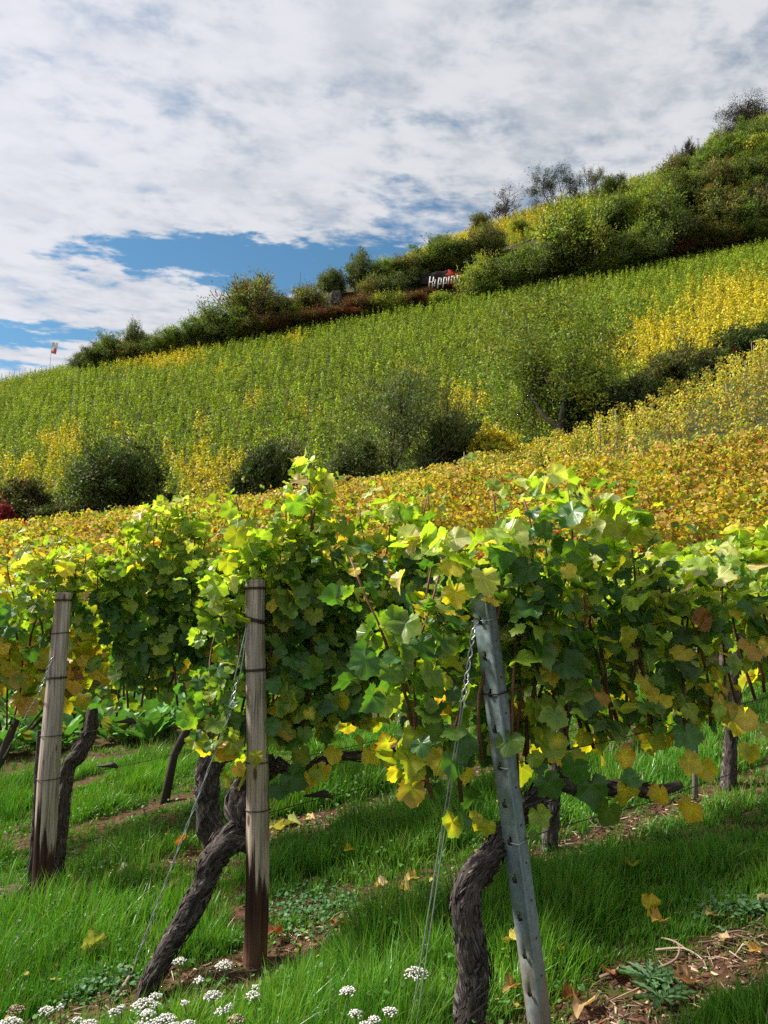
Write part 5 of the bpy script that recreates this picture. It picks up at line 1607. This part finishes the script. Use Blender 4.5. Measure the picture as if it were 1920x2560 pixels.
b = at(1749, 425, 228); t = at(1752, 347, 228)
z = min(b.z, hz(b.x, b.y)); root = empty('utility_pole', (b.x, b.y, z), 'thin pole with a short crossbar on the skyline, left of the big bare tree', 'pole')
g = Geo(); tube(g, np.array([[0, 0, -.5], [.1, 0, t.z - z]]), np.array([.14, .09]), 7, (.10, .09, .09)); obj('mast', g.mesh('mast', M_TRUNK), root)
g = Geo(); tube(g, np.array([[-.55, 0, t.z - z - .12], [.75, 0, t.z - z + .02]]), np.array([.06, .06]), 5, (.12, .11, .11)); obj('crossbar', g.mesh('crossbar', M_TRUNK), root)
b = at(749, 712, 232); z = min(b.z, hz(b.x, b.y)); g = Geo(); tube(g, np.array([[0, 0, -.3], [.15, 0, at(751, 680, 232).z - z]]), np.array([.09, .07]), 6, (.07, .06, .06))
tag(obj('marker_pole', g.mesh('marker_pole', M_TRUNK), None, (b.x, b.y, z)), 'single thin pole against blue sky beside the big olive bush', 'pole')

# ------------------------------------------------------------------ grass
ROWC = [C3, C2, C1] + [C0 + 1.4 * k for k in range(12)]
def strip(X, Y):
    """1 on the bare strip under each row, 0 on the grass between"""
    c_ = X * ROW_C[0] + Y * ROW_C[1]; t = X * ROW_R[0] + Y * ROW_R[1]
    s = np.zeros_like(c_)
    for k, rc in enumerate(ROWC):
        wdt = (.17 if k == 0 else .10) * (.5 + fbm(t * 1.1 + k * 7, c_ * 0 + k, 3, 50))
        d = np.abs(c_ - (rc + (-.06 if k == 0 else -.03)) + .09 * (fbm(t * .8, c_ * 0 + 3 * k, 2, 60) - .5))
        s = np.maximum(s, 1 - sstep(wdt * .8, wdt * 1.7, d))
    return s

def lawn(X, Y):
    n = fbm(X * 1.9, Y * 1.9, 3, 70); n2 = vnoise(X * 5.5, Y * 5.5, 71)
    return .04 + .155 * sstep(.28, .72, n) * (.40 + .95 * n2)

def blades(n_tuft, y0, y1, per, wd, hs, qmax=.72, segs=3):
    r1 = rng.random(n_tuft)
    Y = np.sqrt(y0 ** 2 + r1 * (y1 ** 2 - y0 ** 2)); X = rng.uniform(-qmax, qmax, n_tuft) * Y
    st = strip(X, Y); keep = rng.random(n_tuft) > st * (.84 - .5 * (fbm(X * 3 + 50, Y * 3, 3, 88) > .56))
    X, Y, st = X[keep], Y[keep], st[keep]
    nt = len(X); L = lawn(X, Y) * hs * (1 - .72 * st) * rng.uniform(.7, 1.25, nt)
    comb = (fbm(X * .9 + 30, Y * .9, 2, 80) - .5) * 5 + 1.0
    tcol = fbm(X * 2.5, Y * 2.5, 3, 85)
    idx = np.repeat(np.arange(nt), per); n = len(idx)
    a = rng.uniform(0, 6.283, n); sp = np.abs(rng.normal(0, .022, n)) * (1 + L[idx] * 4)
    bx = X[idx] + np.cos(a) * sp; by = Y[idx] + np.sin(a) * sp
    bz = height(bx, by) + bumpz(bx, by) - .006
    ln = L[idx] * rng.uniform(.55, 1.25, n)
    lean = np.abs(rng.normal(.30, .34, n)); da = a + rng.normal(0, .7, n)
    lx = np.cos(da) * lean + np.cos(comb[idx]) * .17; ly = np.sin(da) * lean + np.sin(comb[idx]) * .17
    w_ = wd * rng.uniform(.6, 1.3, n)
    fa = rng.uniform(0, 6.283, n); wx = np.cos(fa) * w_ * .5; wy = np.sin(fa) * w_ * .5
    V = np.zeros((n, 2 * segs + 1, 3), np.float32); C = np.zeros((n, 2 * segs + 1, 3), np.float32)
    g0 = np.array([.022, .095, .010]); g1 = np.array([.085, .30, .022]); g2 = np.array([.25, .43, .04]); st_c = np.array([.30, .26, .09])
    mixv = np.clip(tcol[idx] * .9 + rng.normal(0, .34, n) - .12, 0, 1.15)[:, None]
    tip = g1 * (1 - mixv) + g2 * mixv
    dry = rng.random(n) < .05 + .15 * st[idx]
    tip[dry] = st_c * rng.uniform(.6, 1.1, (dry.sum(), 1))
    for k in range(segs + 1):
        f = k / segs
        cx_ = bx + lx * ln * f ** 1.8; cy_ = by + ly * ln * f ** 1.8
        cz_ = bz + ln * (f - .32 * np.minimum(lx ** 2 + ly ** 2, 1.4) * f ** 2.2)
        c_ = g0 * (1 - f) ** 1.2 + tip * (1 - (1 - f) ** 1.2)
        tw = (1 - f ** 1.6)
        if k < segs:
            V[:, 2 * k, 0] = cx_ - wx * tw; V[:, 2 * k, 1] = cy_ - wy * tw; V[:, 2 * k, 2] = cz_
            V[:, 2 * k + 1, 0] = cx_ + wx * tw; V[:, 2 * k + 1, 1] = cy_ + wy * tw; V[:, 2 * k + 1, 2] = cz_
            C[:, 2 * k] = c_; C[:, 2 * k + 1] = c_
        else:
            V[:, 2 * k, 0] = cx_; V[:, 2 * k, 1] = cy_; V[:, 2 * k, 2] = cz_; C[:, 2 * k] = c_
    m = 2 * segs + 1; o = (np.arange(n) * m)[:, None]
    Q = np.concatenate([o + np.array([[2 * k, 2 * k + 1, 2 * k + 3, 2 * k + 2]]) for k in range(segs - 1)])
    T = o + np.array([[2 * segs - 2, 2 * segs - 1, 2 * segs]])
    return V.reshape(-1, 3), Q, T, C.reshape(-1, 3)

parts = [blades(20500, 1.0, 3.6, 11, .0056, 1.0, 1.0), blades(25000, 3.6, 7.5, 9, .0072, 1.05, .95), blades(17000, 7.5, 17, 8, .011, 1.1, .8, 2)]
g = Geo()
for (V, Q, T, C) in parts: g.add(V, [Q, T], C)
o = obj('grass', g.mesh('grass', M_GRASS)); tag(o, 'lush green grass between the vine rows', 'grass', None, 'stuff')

# ------------------------------------------------------------------ low weeds, big leaved weeds
def round_leaf(seed):
    rg = np.random.default_rng(seed); a = np.linspace(-160, 160, 13); r = np.interp(np.abs(a), [0, 60, 110, 160], [1, .75, .6, .3]) * rg.uniform(.92, 1.08, 13)
    V = [[0, 0, 0]] + [[math.sin(R(t)) * q * .5, math.cos(R(t)) * q * .5 + .2, .08 * math.sin(R(t) * 3)] for t, q in zip(a, r)]
    return np.array(V), np.array([[0, 2 + i, 1 + i] for i in range(12)]), np.array([0] + [.5] * 13)
RL = [round_leaf(s) for s in range(3)]
def weed_patch(px, py, rx, ry, n, size, col, lift=.05):
    c_ = plane_hit(px, py); P = []
    while len(P) < n:
        a, b = rng.normal(0, .5, 2)
        q = plane_hit(px + a * rx, py + b * ry)
        P.append([q.x, q.y, hz(q.x, q.y) + bumpz(np.array([q.x]), np.array([q.y]))[0] + rng.uniform(.01, lift)])
    P = np.array(P); D = rng.normal(0, 1, (n, 3)) * [1, 1, .3]; N = rng.normal(0, .35, (n, 3)) + [0, -.15, 1]
    cc = np.array(col) * rng.uniform(.7, 1.3, (n, 1))
    g = Geo(); scatter_leaves(g, RL, P, D, N, rng.uniform(*size, n), cc, cc)
    o = obj('ground_ivy', g.mesh('ground_ivy', M_WEED, origin=c_), None, c_); tag(o, 'patch of small pale green round leaved weeds on the bare strip', 'weeds', None, 'stuff')
def clover(n):
    Y = np.sqrt(rng.uniform(1.2 ** 2, 6.0 ** 2, n)); X = rng.uniform(-.62, .62, n) * Y
    m = fbm(X * 1.3 + 9, Y * 1.3, 3, 122) > .52; X, Y = X[m], Y[m]; n = len(X)
    P = np.stack([X, Y, height(X, Y) + bumpz(X, Y) + lawn(X, Y) * rng.uniform(.35, .95, n)], -1)
    cc = np.array([.06, .16, .03]) * rng.uniform(.6, 1.6, (n, 1)); cc[rng.random(n) < .06] = [.35, .30, .06]
    g = Geo(); scatter_leaves(g, RL, P, rng.normal(0, 1, (n, 3)) * [1, 1, .3], rng.normal(0, .35, (n, 3)) + [0, -.15, 1], rng.uniform(.014, .034, n), cc, cc)
    tag(obj('clover', g.mesh('clover', M_WEED)), 'small round leaved weeds scattered through the lush grass', 'weeds', None, 'stuff')
clover(9000)
WG = (.075, .17, .065)
weed_patch(190, 2468, 150, 60, 420, (.020, .036), WG); weed_patch(780, 2275, 130, 60, 420, (.018, .034), WG); weed_patch(1820, 2300, 150, 36, 200, (.02, .036), WG)
weed_patch(245, 2165, 60, 40, 80, (.03, .05), WG); weed_patch(505, 1950, 60, 30, 70, (.03, .05), WG); weed_patch(350, 1935, 120, 40, 60, (.03, .06), WG); weed_patch(1020, 1995, 40, 16, 40, (.03, .05), WG)
weed_patch(260, 2455, 60, 20, 260, (.010, .016), (.17, .22, .015), .02)

def ovate(seed):
    rg = np.random.default_rng(seed); n = 7; V = []; 
    bend = rg.uniform(.25, .6); wv = rg.uniform(.02, .07)
    for i in range(n):
        f = i / (n - 1); w_ = .30 * math.sin(math.pi * min(1, f * .92 + .06)) ** .75 * (1 - .35 * f)
        for j in (-1, -.5, 0, .5, 1):
            V.append([w_ * j, f, .28 * w_ * abs(j) - bend * f * f * .6 + wv * math.sin(f * 14 + j * 2) * abs(j)])
    F_ = [];
    for i in range(n - 1):
        for j in range(4):
            a = i * 5 + j; F_ += [[a, a + 1, a + 6], [a, a + 6, a + 5]]
    return np.array(V), np.array(F_), np.abs(np.tile([-1, -.5, 0, .5, 1], n)) * .6
OV = [ovate(s) for s in range(4)]
def dock_mesh(seed):
    rg = np.random.default_rng(seed); n = int(rg.integers(9, 15)); a = np.arange(n) * 2.4 + rg.normal(0, .2, n); el = rg.uniform(.35, 1.25, n)
    D = np.stack([np.cos(a) * np.cos(el), np.sin(a) * np.cos(el), np.sin(el)], -1); P = D * rg.uniform(.06, .18, (n, 1))
    N = np.stack([-np.cos(a) * np.sin(el), -np.sin(a) * np.sin(el), np.cos(el)], -1)
    c_ = np.array([.085, .23, .045]) * rg.uniform(.7, 1.4, (n, 1)); e = c_ * 1.15
    c_[rg.random(n) < .12] = [.30, .30, .05]
    g = Geo(); scatter_leaves(g, OV, P, D, N, rg.uniform(.2, .36, n), c_, e)
    for i in range(n): tube(g, np.array([[0, 0, 0], P[i]]), np.array([.006, .004]), 4, (.12, .16, .05), False)
    return g.mesh('weed_plant', M_WEED)
DOCK = [dock_mesh(500 + s) for s in range(5)]
def ground_hit(px, py):
    q, t = ray(px, py); Y = 1.0
    while Y < 40:
        if hz(q * Y, Y) > EYE + t * Y: return Vector((q * Y, Y, hz(q * Y, Y)))
        Y *= 1.012
    return None
spots = []
tries = 0
while len(spots) < 62 and tries < 4000:
    tries += 1
    px, py = rng.uniform(-40, 660), rng.uniform(1748, 1905)
    if py > 1905 - px * .11: continue
    q = ground_hit(px, py)
    if q is None or not (5.2 < q.y < 12): continue
    if any((q.x - s[0]) ** 2 + (q.y - s[1]) ** 2 < .045 for s in spots): continue
    spots.append((q.x, q.y))
for (x, y) in spots:
    o = obj('broad_leaf_weed', DOCK[int(rng.integers(0, 5))], None, (x, y, hz(x, y) - .01)); s = rng.uniform(.75, 1.2); o.scale = (s, s, s); o.rotation_euler = (0, 0, rng.uniform(0, 6.28))
    tag(o, 'broad leaved glossy weed in the green patch behind the left post', 'weed', 'broad leaved weeds behind the left post')

# jagged rosette on the bare strip
def rosette(px, py, n, ln, label):
    c_ = plane_hit(px, py); g = Geo()
    for i in range(n):
        a = i * 2.4; L = ln * rng.uniform(.7, 1.2); el = rng.uniform(.15, .6); m = 9; V = []
        for k in range(m):
            f = k / (m - 1); w_ = .17 * L * (1 - f) ** .5 * (f + .25) * (1.5 if k % 2 else .55)
            r_ = L * f; z_ = .03 + r_ * math.sin(el) * (1 - .6 * f)
            for s in (-1, 0, 1): V.append([math.cos(a) * r_ - math.sin(a) * w_ * s, math.sin(a) * r_ + math.cos(a) * w_ * s, z_ + .01 * abs(s)])
        Q = [[3 * k + s, 3 * k + s + 1, 3 * k + s + 4, 3 * k + s + 3] for k in range(m - 1) for s in (0, 1)]
        g.add(V, [np.array(Q)], np.array([.05, .13, .045]) * rng.uniform(.7, 1.2))
    tag(obj('rosette_weed', g.mesh('rosette_weed', M_WEED), None, c_), label, 'weed')
rosette(1625, 2478, 16, .095, 'grey green jagged rosette weed on the bare soil right of the steel post')
rosette(1655, 2530, 9, .10, 'small light green weed below the jagged rosette')

# ------------------------------------------------------------------ dead leaves, twigs, litter on the strips
FL = [(1622, 2300, .10, YEL * .9, 70, 'bright yellow curled leaf standing upright in the grass at the right'), (1650, 2335, .08, OCHRE, 15, 'small ochre leaf under the upright yellow leaf'), (1582, 2207, .08, Y_GREEN, 10, 'pale yellow leaf lying on the grass right of the steel post'),
      (1278, 2410, .075, YEL * .9 + .08, 30, 'pale yellow leaf touching the left side of the steel post'), (1402, 2436, .035, YEL, 40, 'tiny yellow leaf in the grass right of the steel post foot'), (1530, 2449, .085, np.array([.45, .22, .10]), 15, 'orange brown leaf on the bare strip beside a twig'),
      (1455, 2528, .10, np.array([.50, .33, .17]), 25, 'curled beige leaf on the bare soil near the steel post foot'), (1427, 2508, .06, BROWN * 1.4, 20, 'small red brown leaf on the bare soil near the steel post foot'), (1718, 2467, .10, np.array([.42, .25, .14]), 20, 'folded tan leaf in the middle of the bare strip'),
      (1808, 2365, .06, np.array([.55, .42, .25]), 20, 'cream coloured leaf on the red soil at the right'), (1890, 2393, .05, OCHRE, 20, 'little orange leaf on the red soil at the right edge'), (1782, 2318, .06, np.array([.5, .33, .14]), 30, 'beige leaf at the edge of the weeds at the right'),
      (1035, 2220, .085, np.array([.60, .45, .14]), 20, 'yellow beige leaf where the anchor wire passes the bare strip'), (1281, 2519, .06, np.array([.45, .26, .10]), 20, 'brown leaf between the vine trunk and the steel post foot'), (1906, 2283, .11, np.array([.66, .66, .5]), 50, 'large whitish leaf among weeds at the right edge'),
      (237, 2412, .13, np.array([.36, .42, .10]), 62, 'big pale green fallen leaf left of the anchor rod'), (454, 2136, .10, np.array([.52, .20, .03]), 40, 'orange maple like leaf by the anchor wire'), (266, 2205, .075, np.array([.60, .45, .20]), 20, 'pale leaf on the bare strip between the two wooden posts, nearer the left one'),
      (315, 2182, .07, np.array([.55, .47, .38]), 15, 'whitish dead leaf on the bare strip between the two wooden posts'), (689, 2082, .12, np.array([.50, .52, .12]), 35, 'pale yellow leaf on the ground close right of the round middle post'), (726, 2066, .12, np.array([.28, .32, .07]), 35, 'olive dull leaf on the ground right of the round middle post'),
      (770, 2055, .09, np.array([.62, .50, .22]), 25, 'pale cream leaf, second on the right of the round middle post'), (690, 2347, .09, np.array([.25, .09, .04]), 25, 'dark brown curled leaf at the right foot of the round middle post'), (842, 2314, .075, np.array([.42, .20, .09]), 20, 'brown leaf on the bare strip right of the pale weeds'),
      (950, 2240, .08, np.array([.55, .42, .25]), 25, 'beige leaf on the bare strip left of the double anchor wire'), (1010, 2245, .07, np.array([.5, .36, .12]), 20, 'tan leaf just left of the double anchor wire'), (872, 2170, .06, YEL * .7, 20, 'small yellow leaf low in the grass between the end posts'), (520, 2210, .05, OCHRE, 20, 'small orange leaf in the grass left of the twisted trunk')]
def fallen(px, py, size, col, tilt, label):
    tilt = tilt * (.45 if tilt < 45 else .9)
    p = plane_hit(px, py); z = hz(p.x, p.y); st = float(strip(np.array([p.x]), np.array([p.y]))[0])
    lift = .02 + (1 - st) * .5 * float(lawn(np.array([p.x]), np.array([p.y]))[0])
    a = rng.uniform(-.8, .8); D = np.array([math.sin(a) * math.cos(R(tilt)), -.3 * math.cos(R(tilt)), math.sin(R(tilt))]); N = np.array([rng.normal(0, .2), -math.sin(R(tilt)) - .2, math.cos(R(tilt)) + .3])
    g = Geo(); V, F_, fr = leaf_template(26, (.4, .75, 1), int(px) + 9)
    V[:, 2] += 0.8 * np.abs(V[:, 0]) ** 1.5 * rng.uniform(.4, 1.3) - .5 * V[:, 1] ** 2 * rng.uniform(-.5, 1) + .12 * np.sin(V[:, 1] * 7 + px)
    scatter_leaves(g, [(V, F_, fr)], np.zeros((1, 3)), D[None], N[None], np.array([size * .55]), np.array(col)[None], np.array(col)[None] * .75)
    tag(obj('fallen_leaf', g.mesh('fallen_leaf', M_DRY), None, (p.x, p.y, z + lift)), label, 'leaf', 'fallen leaves')
for f in FL: fallen(*f)

def twig(pts, r, label, col=(.22, .15, .11)):
    P = [np.array(plane_hit(px, py)) + [0, 0, .02 + .012 * math.sin(i * 2.1)] for i, (px, py) in enumerate(pts)]
    Pq, rq = resample(P, np.linspace(r, r * .5, len(P)), .02)
    g = Geo(); tube(g, Pq, rq, 6, col); tag(obj('dead_twig', g.mesh('dead_twig', M_TRUNK, origin=P[0]), None, Vector(P[0])), label, 'twig', 'dead twigs on the bare strip')
twig([(1500, 2460), (1580, 2442), (1640, 2428), (1690, 2415), (1700, 2390), (1685, 2365)], .006, 'longest crooked twig on the bare strip right of the steel post')
twig([(1640, 2390), (1710, 2395), (1755, 2405), (1768, 2440)], .004, 'thin pale bent twig on the bare strip near the right edge', (.34, .27, .2))
twig([(1655, 2360), (1690, 2378), (1740, 2395), (1800, 2410)], .0035, 'thin straight twig crossing the bent twig', (.3, .22, .16))
twig([(1480, 2545), (1500, 2510), (1520, 2495)], .004, 'short dark twig near the foot of the steel post', (.15, .1, .08))
twig([(820, 2320), (850, 2300), (905, 2290), (930, 2300)], .004, 'forked twig on the bare strip right of the pale weeds', (.3, .2, .16))
twig([(1780, 2360), (1850, 2350), (1900, 2352)], .004, 'thin twig on red soil at the right edge', (.2, .14, .1))

def litter(n):
    g = Geo(); rows_ = [C3, C2, C1]; k = 0; P = []
    while len(P) < n:
        rc = rows_[int(rng.choice(3, p=[.55, .3, .15]))]; t = rng.uniform(-1.5, 3.2); cc = rc - .05 + rng.normal(0, .12)
        x, y = rowpt(cc, t)
        if y < 1.2 or abs(x / y) > .75: continue
        P.append((x, y))
    P = np.array(P); st = strip(P[:, 0], P[:, 1]); P = P[st > .15]
    z = height(P[:, 0], P[:, 1]) + bumpz(P[:, 0], P[:, 1])
    cols = np.array([[.16, .09, .06], [.26, .17, .11], [.09, .045, .03], [.34, .25, .17], [.20, .08, .045], [.12, .11, .03], [.45, .36, .26]])
    for i in range(len(P)):
        a = rng.uniform(0, 3.14); u = rng.random()
        if u < .66: L, w_, h_ = rng.uniform(.02, .10), rng.uniform(.0012, .0028), rng.uniform(.0015, .003)
        elif u < .85: L, w_, h_ = rng.uniform(.01, .035), rng.uniform(.006, .016), .002
        else: L = rng.uniform(.005, .014); w_ = L * rng.uniform(.5, 1); h_ = L * .5
        tl = rng.normal(0, .18); ca, sa = math.cos(a), math.sin(a)
        Rm = np.array([[ca, -sa, 0], [sa, ca, 0], [0, 0, 1]]) @ np.array([[math.cos(tl), 0, math.sin(tl)], [0, 1, 0], [-math.sin(tl), 0, math.cos(tl)]])
        box(g, (P[i, 0], P[i, 1], z[i] + h_ * .4 + abs(tl) * L * .4), L, w_, h_, Rm, cols[rng.integers(0, 7)] * rng.uniform(.6, 1.2), .0012)
    tag(obj('leaf_litter', g.mesh('leaf_litter', M_LITTER, False)), 'brown litter of chips, stalks and crumbs on the bare strips', 'litter', None, 'stuff')
litter(6500)

# ------------------------------------------------------------------ yarrow
def yarrow(px, py, wpx, label, old=False, lift=.20):
    q, t = ray(px, py); p = plane_hit(px, py, lift)
    x, y = p.x + rng.normal(0, .012), p.y + .02
    z = hz(x, y); top = np.array([p.x - x, p.y - y, p.z - z]); Rr = wpx * .44 / F * p.y
    root = empty('yarrow_flower', (x, y, z), label, 'flower', 'yarrow flowers in the grass')
    g = Geo(); Hs = top[2]
    sp_ = np.array([[0, 0, -.02], [top[0] * .4 + .006, top[1] * .4, Hs * .5], top - [0, 0, Rr * .7]])
    Pq, rq = resample(sp_, [.0028, .0024, .002], .03); tube(g, Pq, rq, 5, (.10, .15, .05), False)
    n = max(14, int(34 * (Rr / .022) ** 2)); n = min(n, 95)
    fl = Geo(); k = 0
    ga = 2.399
    for i in range(n):
        rr = Rr * math.sqrt((i + .5) / n) * rng.uniform(.9, 1.08); a = i * ga + rng.normal(0, .2)
        hh = -Rr * .45 * (rr / Rr) ** 2 + rng.normal(0, .0016)
        c_ = top + np.array([math.cos(a) * rr, math.sin(a) * rr, hh])
        if i % 3 == 0: tube(g, np.array([top - [0, 0, Rr * .75], c_ - [0, 0, .002]]), np.array([.0012, .0009]), 3, (.12, .16, .07), False)
        s = rng.uniform(.0026, .0042); m = 7; aa = np.arange(m) / m * 6.283 + rng.random()
        tx, ty = rng.normal(0, .3, 2)
        rad_ = s * (1 + .22 * np.where(np.arange(m) % 2 == 0, 1, -1))
        ring = np.stack([np.cos(aa) * rad_, np.sin(aa) * rad_, (np.cos(aa) * tx + np.sin(aa) * ty) * s], -1)
        V = np.concatenate([[[0, 0, s * .55]], ring, ring * .4 - [0, 0, s * .9]]) + c_
        j = np.arange(m); j2 = (j + 1) % m
        wc = np.array([.74, .73, .74]) * rng.uniform(.85, 1) if not old else np.array([.42, .36, .26])
        if old and rng.random() < .4: wc = np.array([.16, .09, .05])
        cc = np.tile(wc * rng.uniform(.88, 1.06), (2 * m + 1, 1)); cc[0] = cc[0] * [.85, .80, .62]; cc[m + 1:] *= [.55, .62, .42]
        fl.add(V, [np.stack([np.zeros(m, int), 1 + j, 1 + j2], -1), np.stack([1 + j, 1 + m + j, 1 + m + j2, 1 + j2], -1)], cc)
    obj('stem', g.mesh('stem', M_TRUNK), root)
    obj('flower_head', fl.mesh('flower_head', M_FLOWER, False), root)
    lf = Geo()
    for i in range(4):                                            # feathery leaves
        a = rng.uniform(0, 6.28); zz = Hs * (.12 + .18 * i); L = .07 * (1 - .15 * i)
        for k in range(9):
            f = k / 8; b = np.array([math.cos(a) * L * f, math.sin(a) * L * f, zz + L * f * .6])
            for s in (-1, 1):
                e = b + np.array([-math.sin(a) * s, math.cos(a) * s, .3]) * .012 * (1 - f * .7)
                lf.add(np.array([b - [0, 0, .0012], b + [0, 0, .0012], e]), [np.array([[0, 1, 2]])], (.06, .13, .03))
    obj('leaves', lf.mesh('leaves', M_WEED), root)
YW = [(1041, 2421, 66, 'single wide yarrow head in front of the double anchor wire'), (449, 2396, 36, 'yarrow head in front of the twisted trunk foot, the upper one'), (561, 2405, 46, 'wide flat yarrow head just left of the round middle post'), (498, 2446, 30, 'small flat yarrow head below the two by the twisted trunk'),
      (870, 2470, 44, 'lone yarrow head in the grass between middle post and double wire'), (639, 2464, 22, 'tiny upper yarrow head of a pair under the round middle post'), (633, 2481, 40, 'lower yarrow head of a pair under the round middle post'), (534, 2480, 52, 'big yarrow head right of the flower clump, standing above another'),
      (462, 2503, 26, 'small yarrow head alone beside the dense flower clump'), (555, 2522, 38, 'yarrow head under the big one, right of the dense clump'), (572, 2512, 22, 'little yarrow head touching the one under the big head'), (361, 2500, 66, 'cream yarrow head, largest of the dense clump at the trunk foot'),
      (390, 2484, 34, 'white yarrow head at the top of the dense clump at the trunk foot'), (392, 2506, 22, 'small yarrow head at the right side of the dense clump'), (370, 2528, 42, 'yarrow head in the middle bottom of the dense clump'), (288, 2523, 34, 'yarrow head left of the dense clump, beside the anchor rod'), (304, 2513, 20, 'tiny yarrow head beside the anchor rod'),
      (416, 2537, 54, 'broad white domed yarrow head below the dense clump'), (116, 2519, 44, 'yarrow head left on the bare soil, larger of two'), (150, 2513, 24, 'narrow flat yarrow head left on the bare soil, smaller of two'), (25, 2548, 64, 'wide yarrow head in the bottom left corner'), (222, 2552, 48, 'long flat yarrow head at the bottom between corner and clump'),
      (194, 2545, 30, 'small yarrow head at the bottom, left of the long flat one'), (382, 2552, 40, 'yarrow head cut by the bottom edge below the dense clump'), (350, 2556, 30, 'low yarrow head at the bottom edge, left under the dense clump'), (470, 2554, 40, 'yarrow head at the bottom edge, right of the broad domed one'), (437, 2560, 50, 'yarrow head on the bottom edge under the broad domed one'),
      (889, 2526, 38, 'yarrow head at the bottom right of the lone one, the left of three'), (975, 2521, 42, 'yarrow head near the double wire foot, the right of three'), (936, 2543, 34, 'upper of two stacked yarrow heads at the bottom edge'), (915, 2556, 44, 'lower of two stacked yarrow heads at the bottom edge')]
for a in YW: yarrow(a[0], a[1], a[2], a[3])
yarrow(40, 2516, 46, 'withered beige yarrow head at the left edge', True); yarrow(592, 2540, 52, 'withered brown yarrow head right of the flowers', True); yarrow(1207, 2553, 50, 'greenish white yarrow head at the foot of the front vine trunk', True, .10)
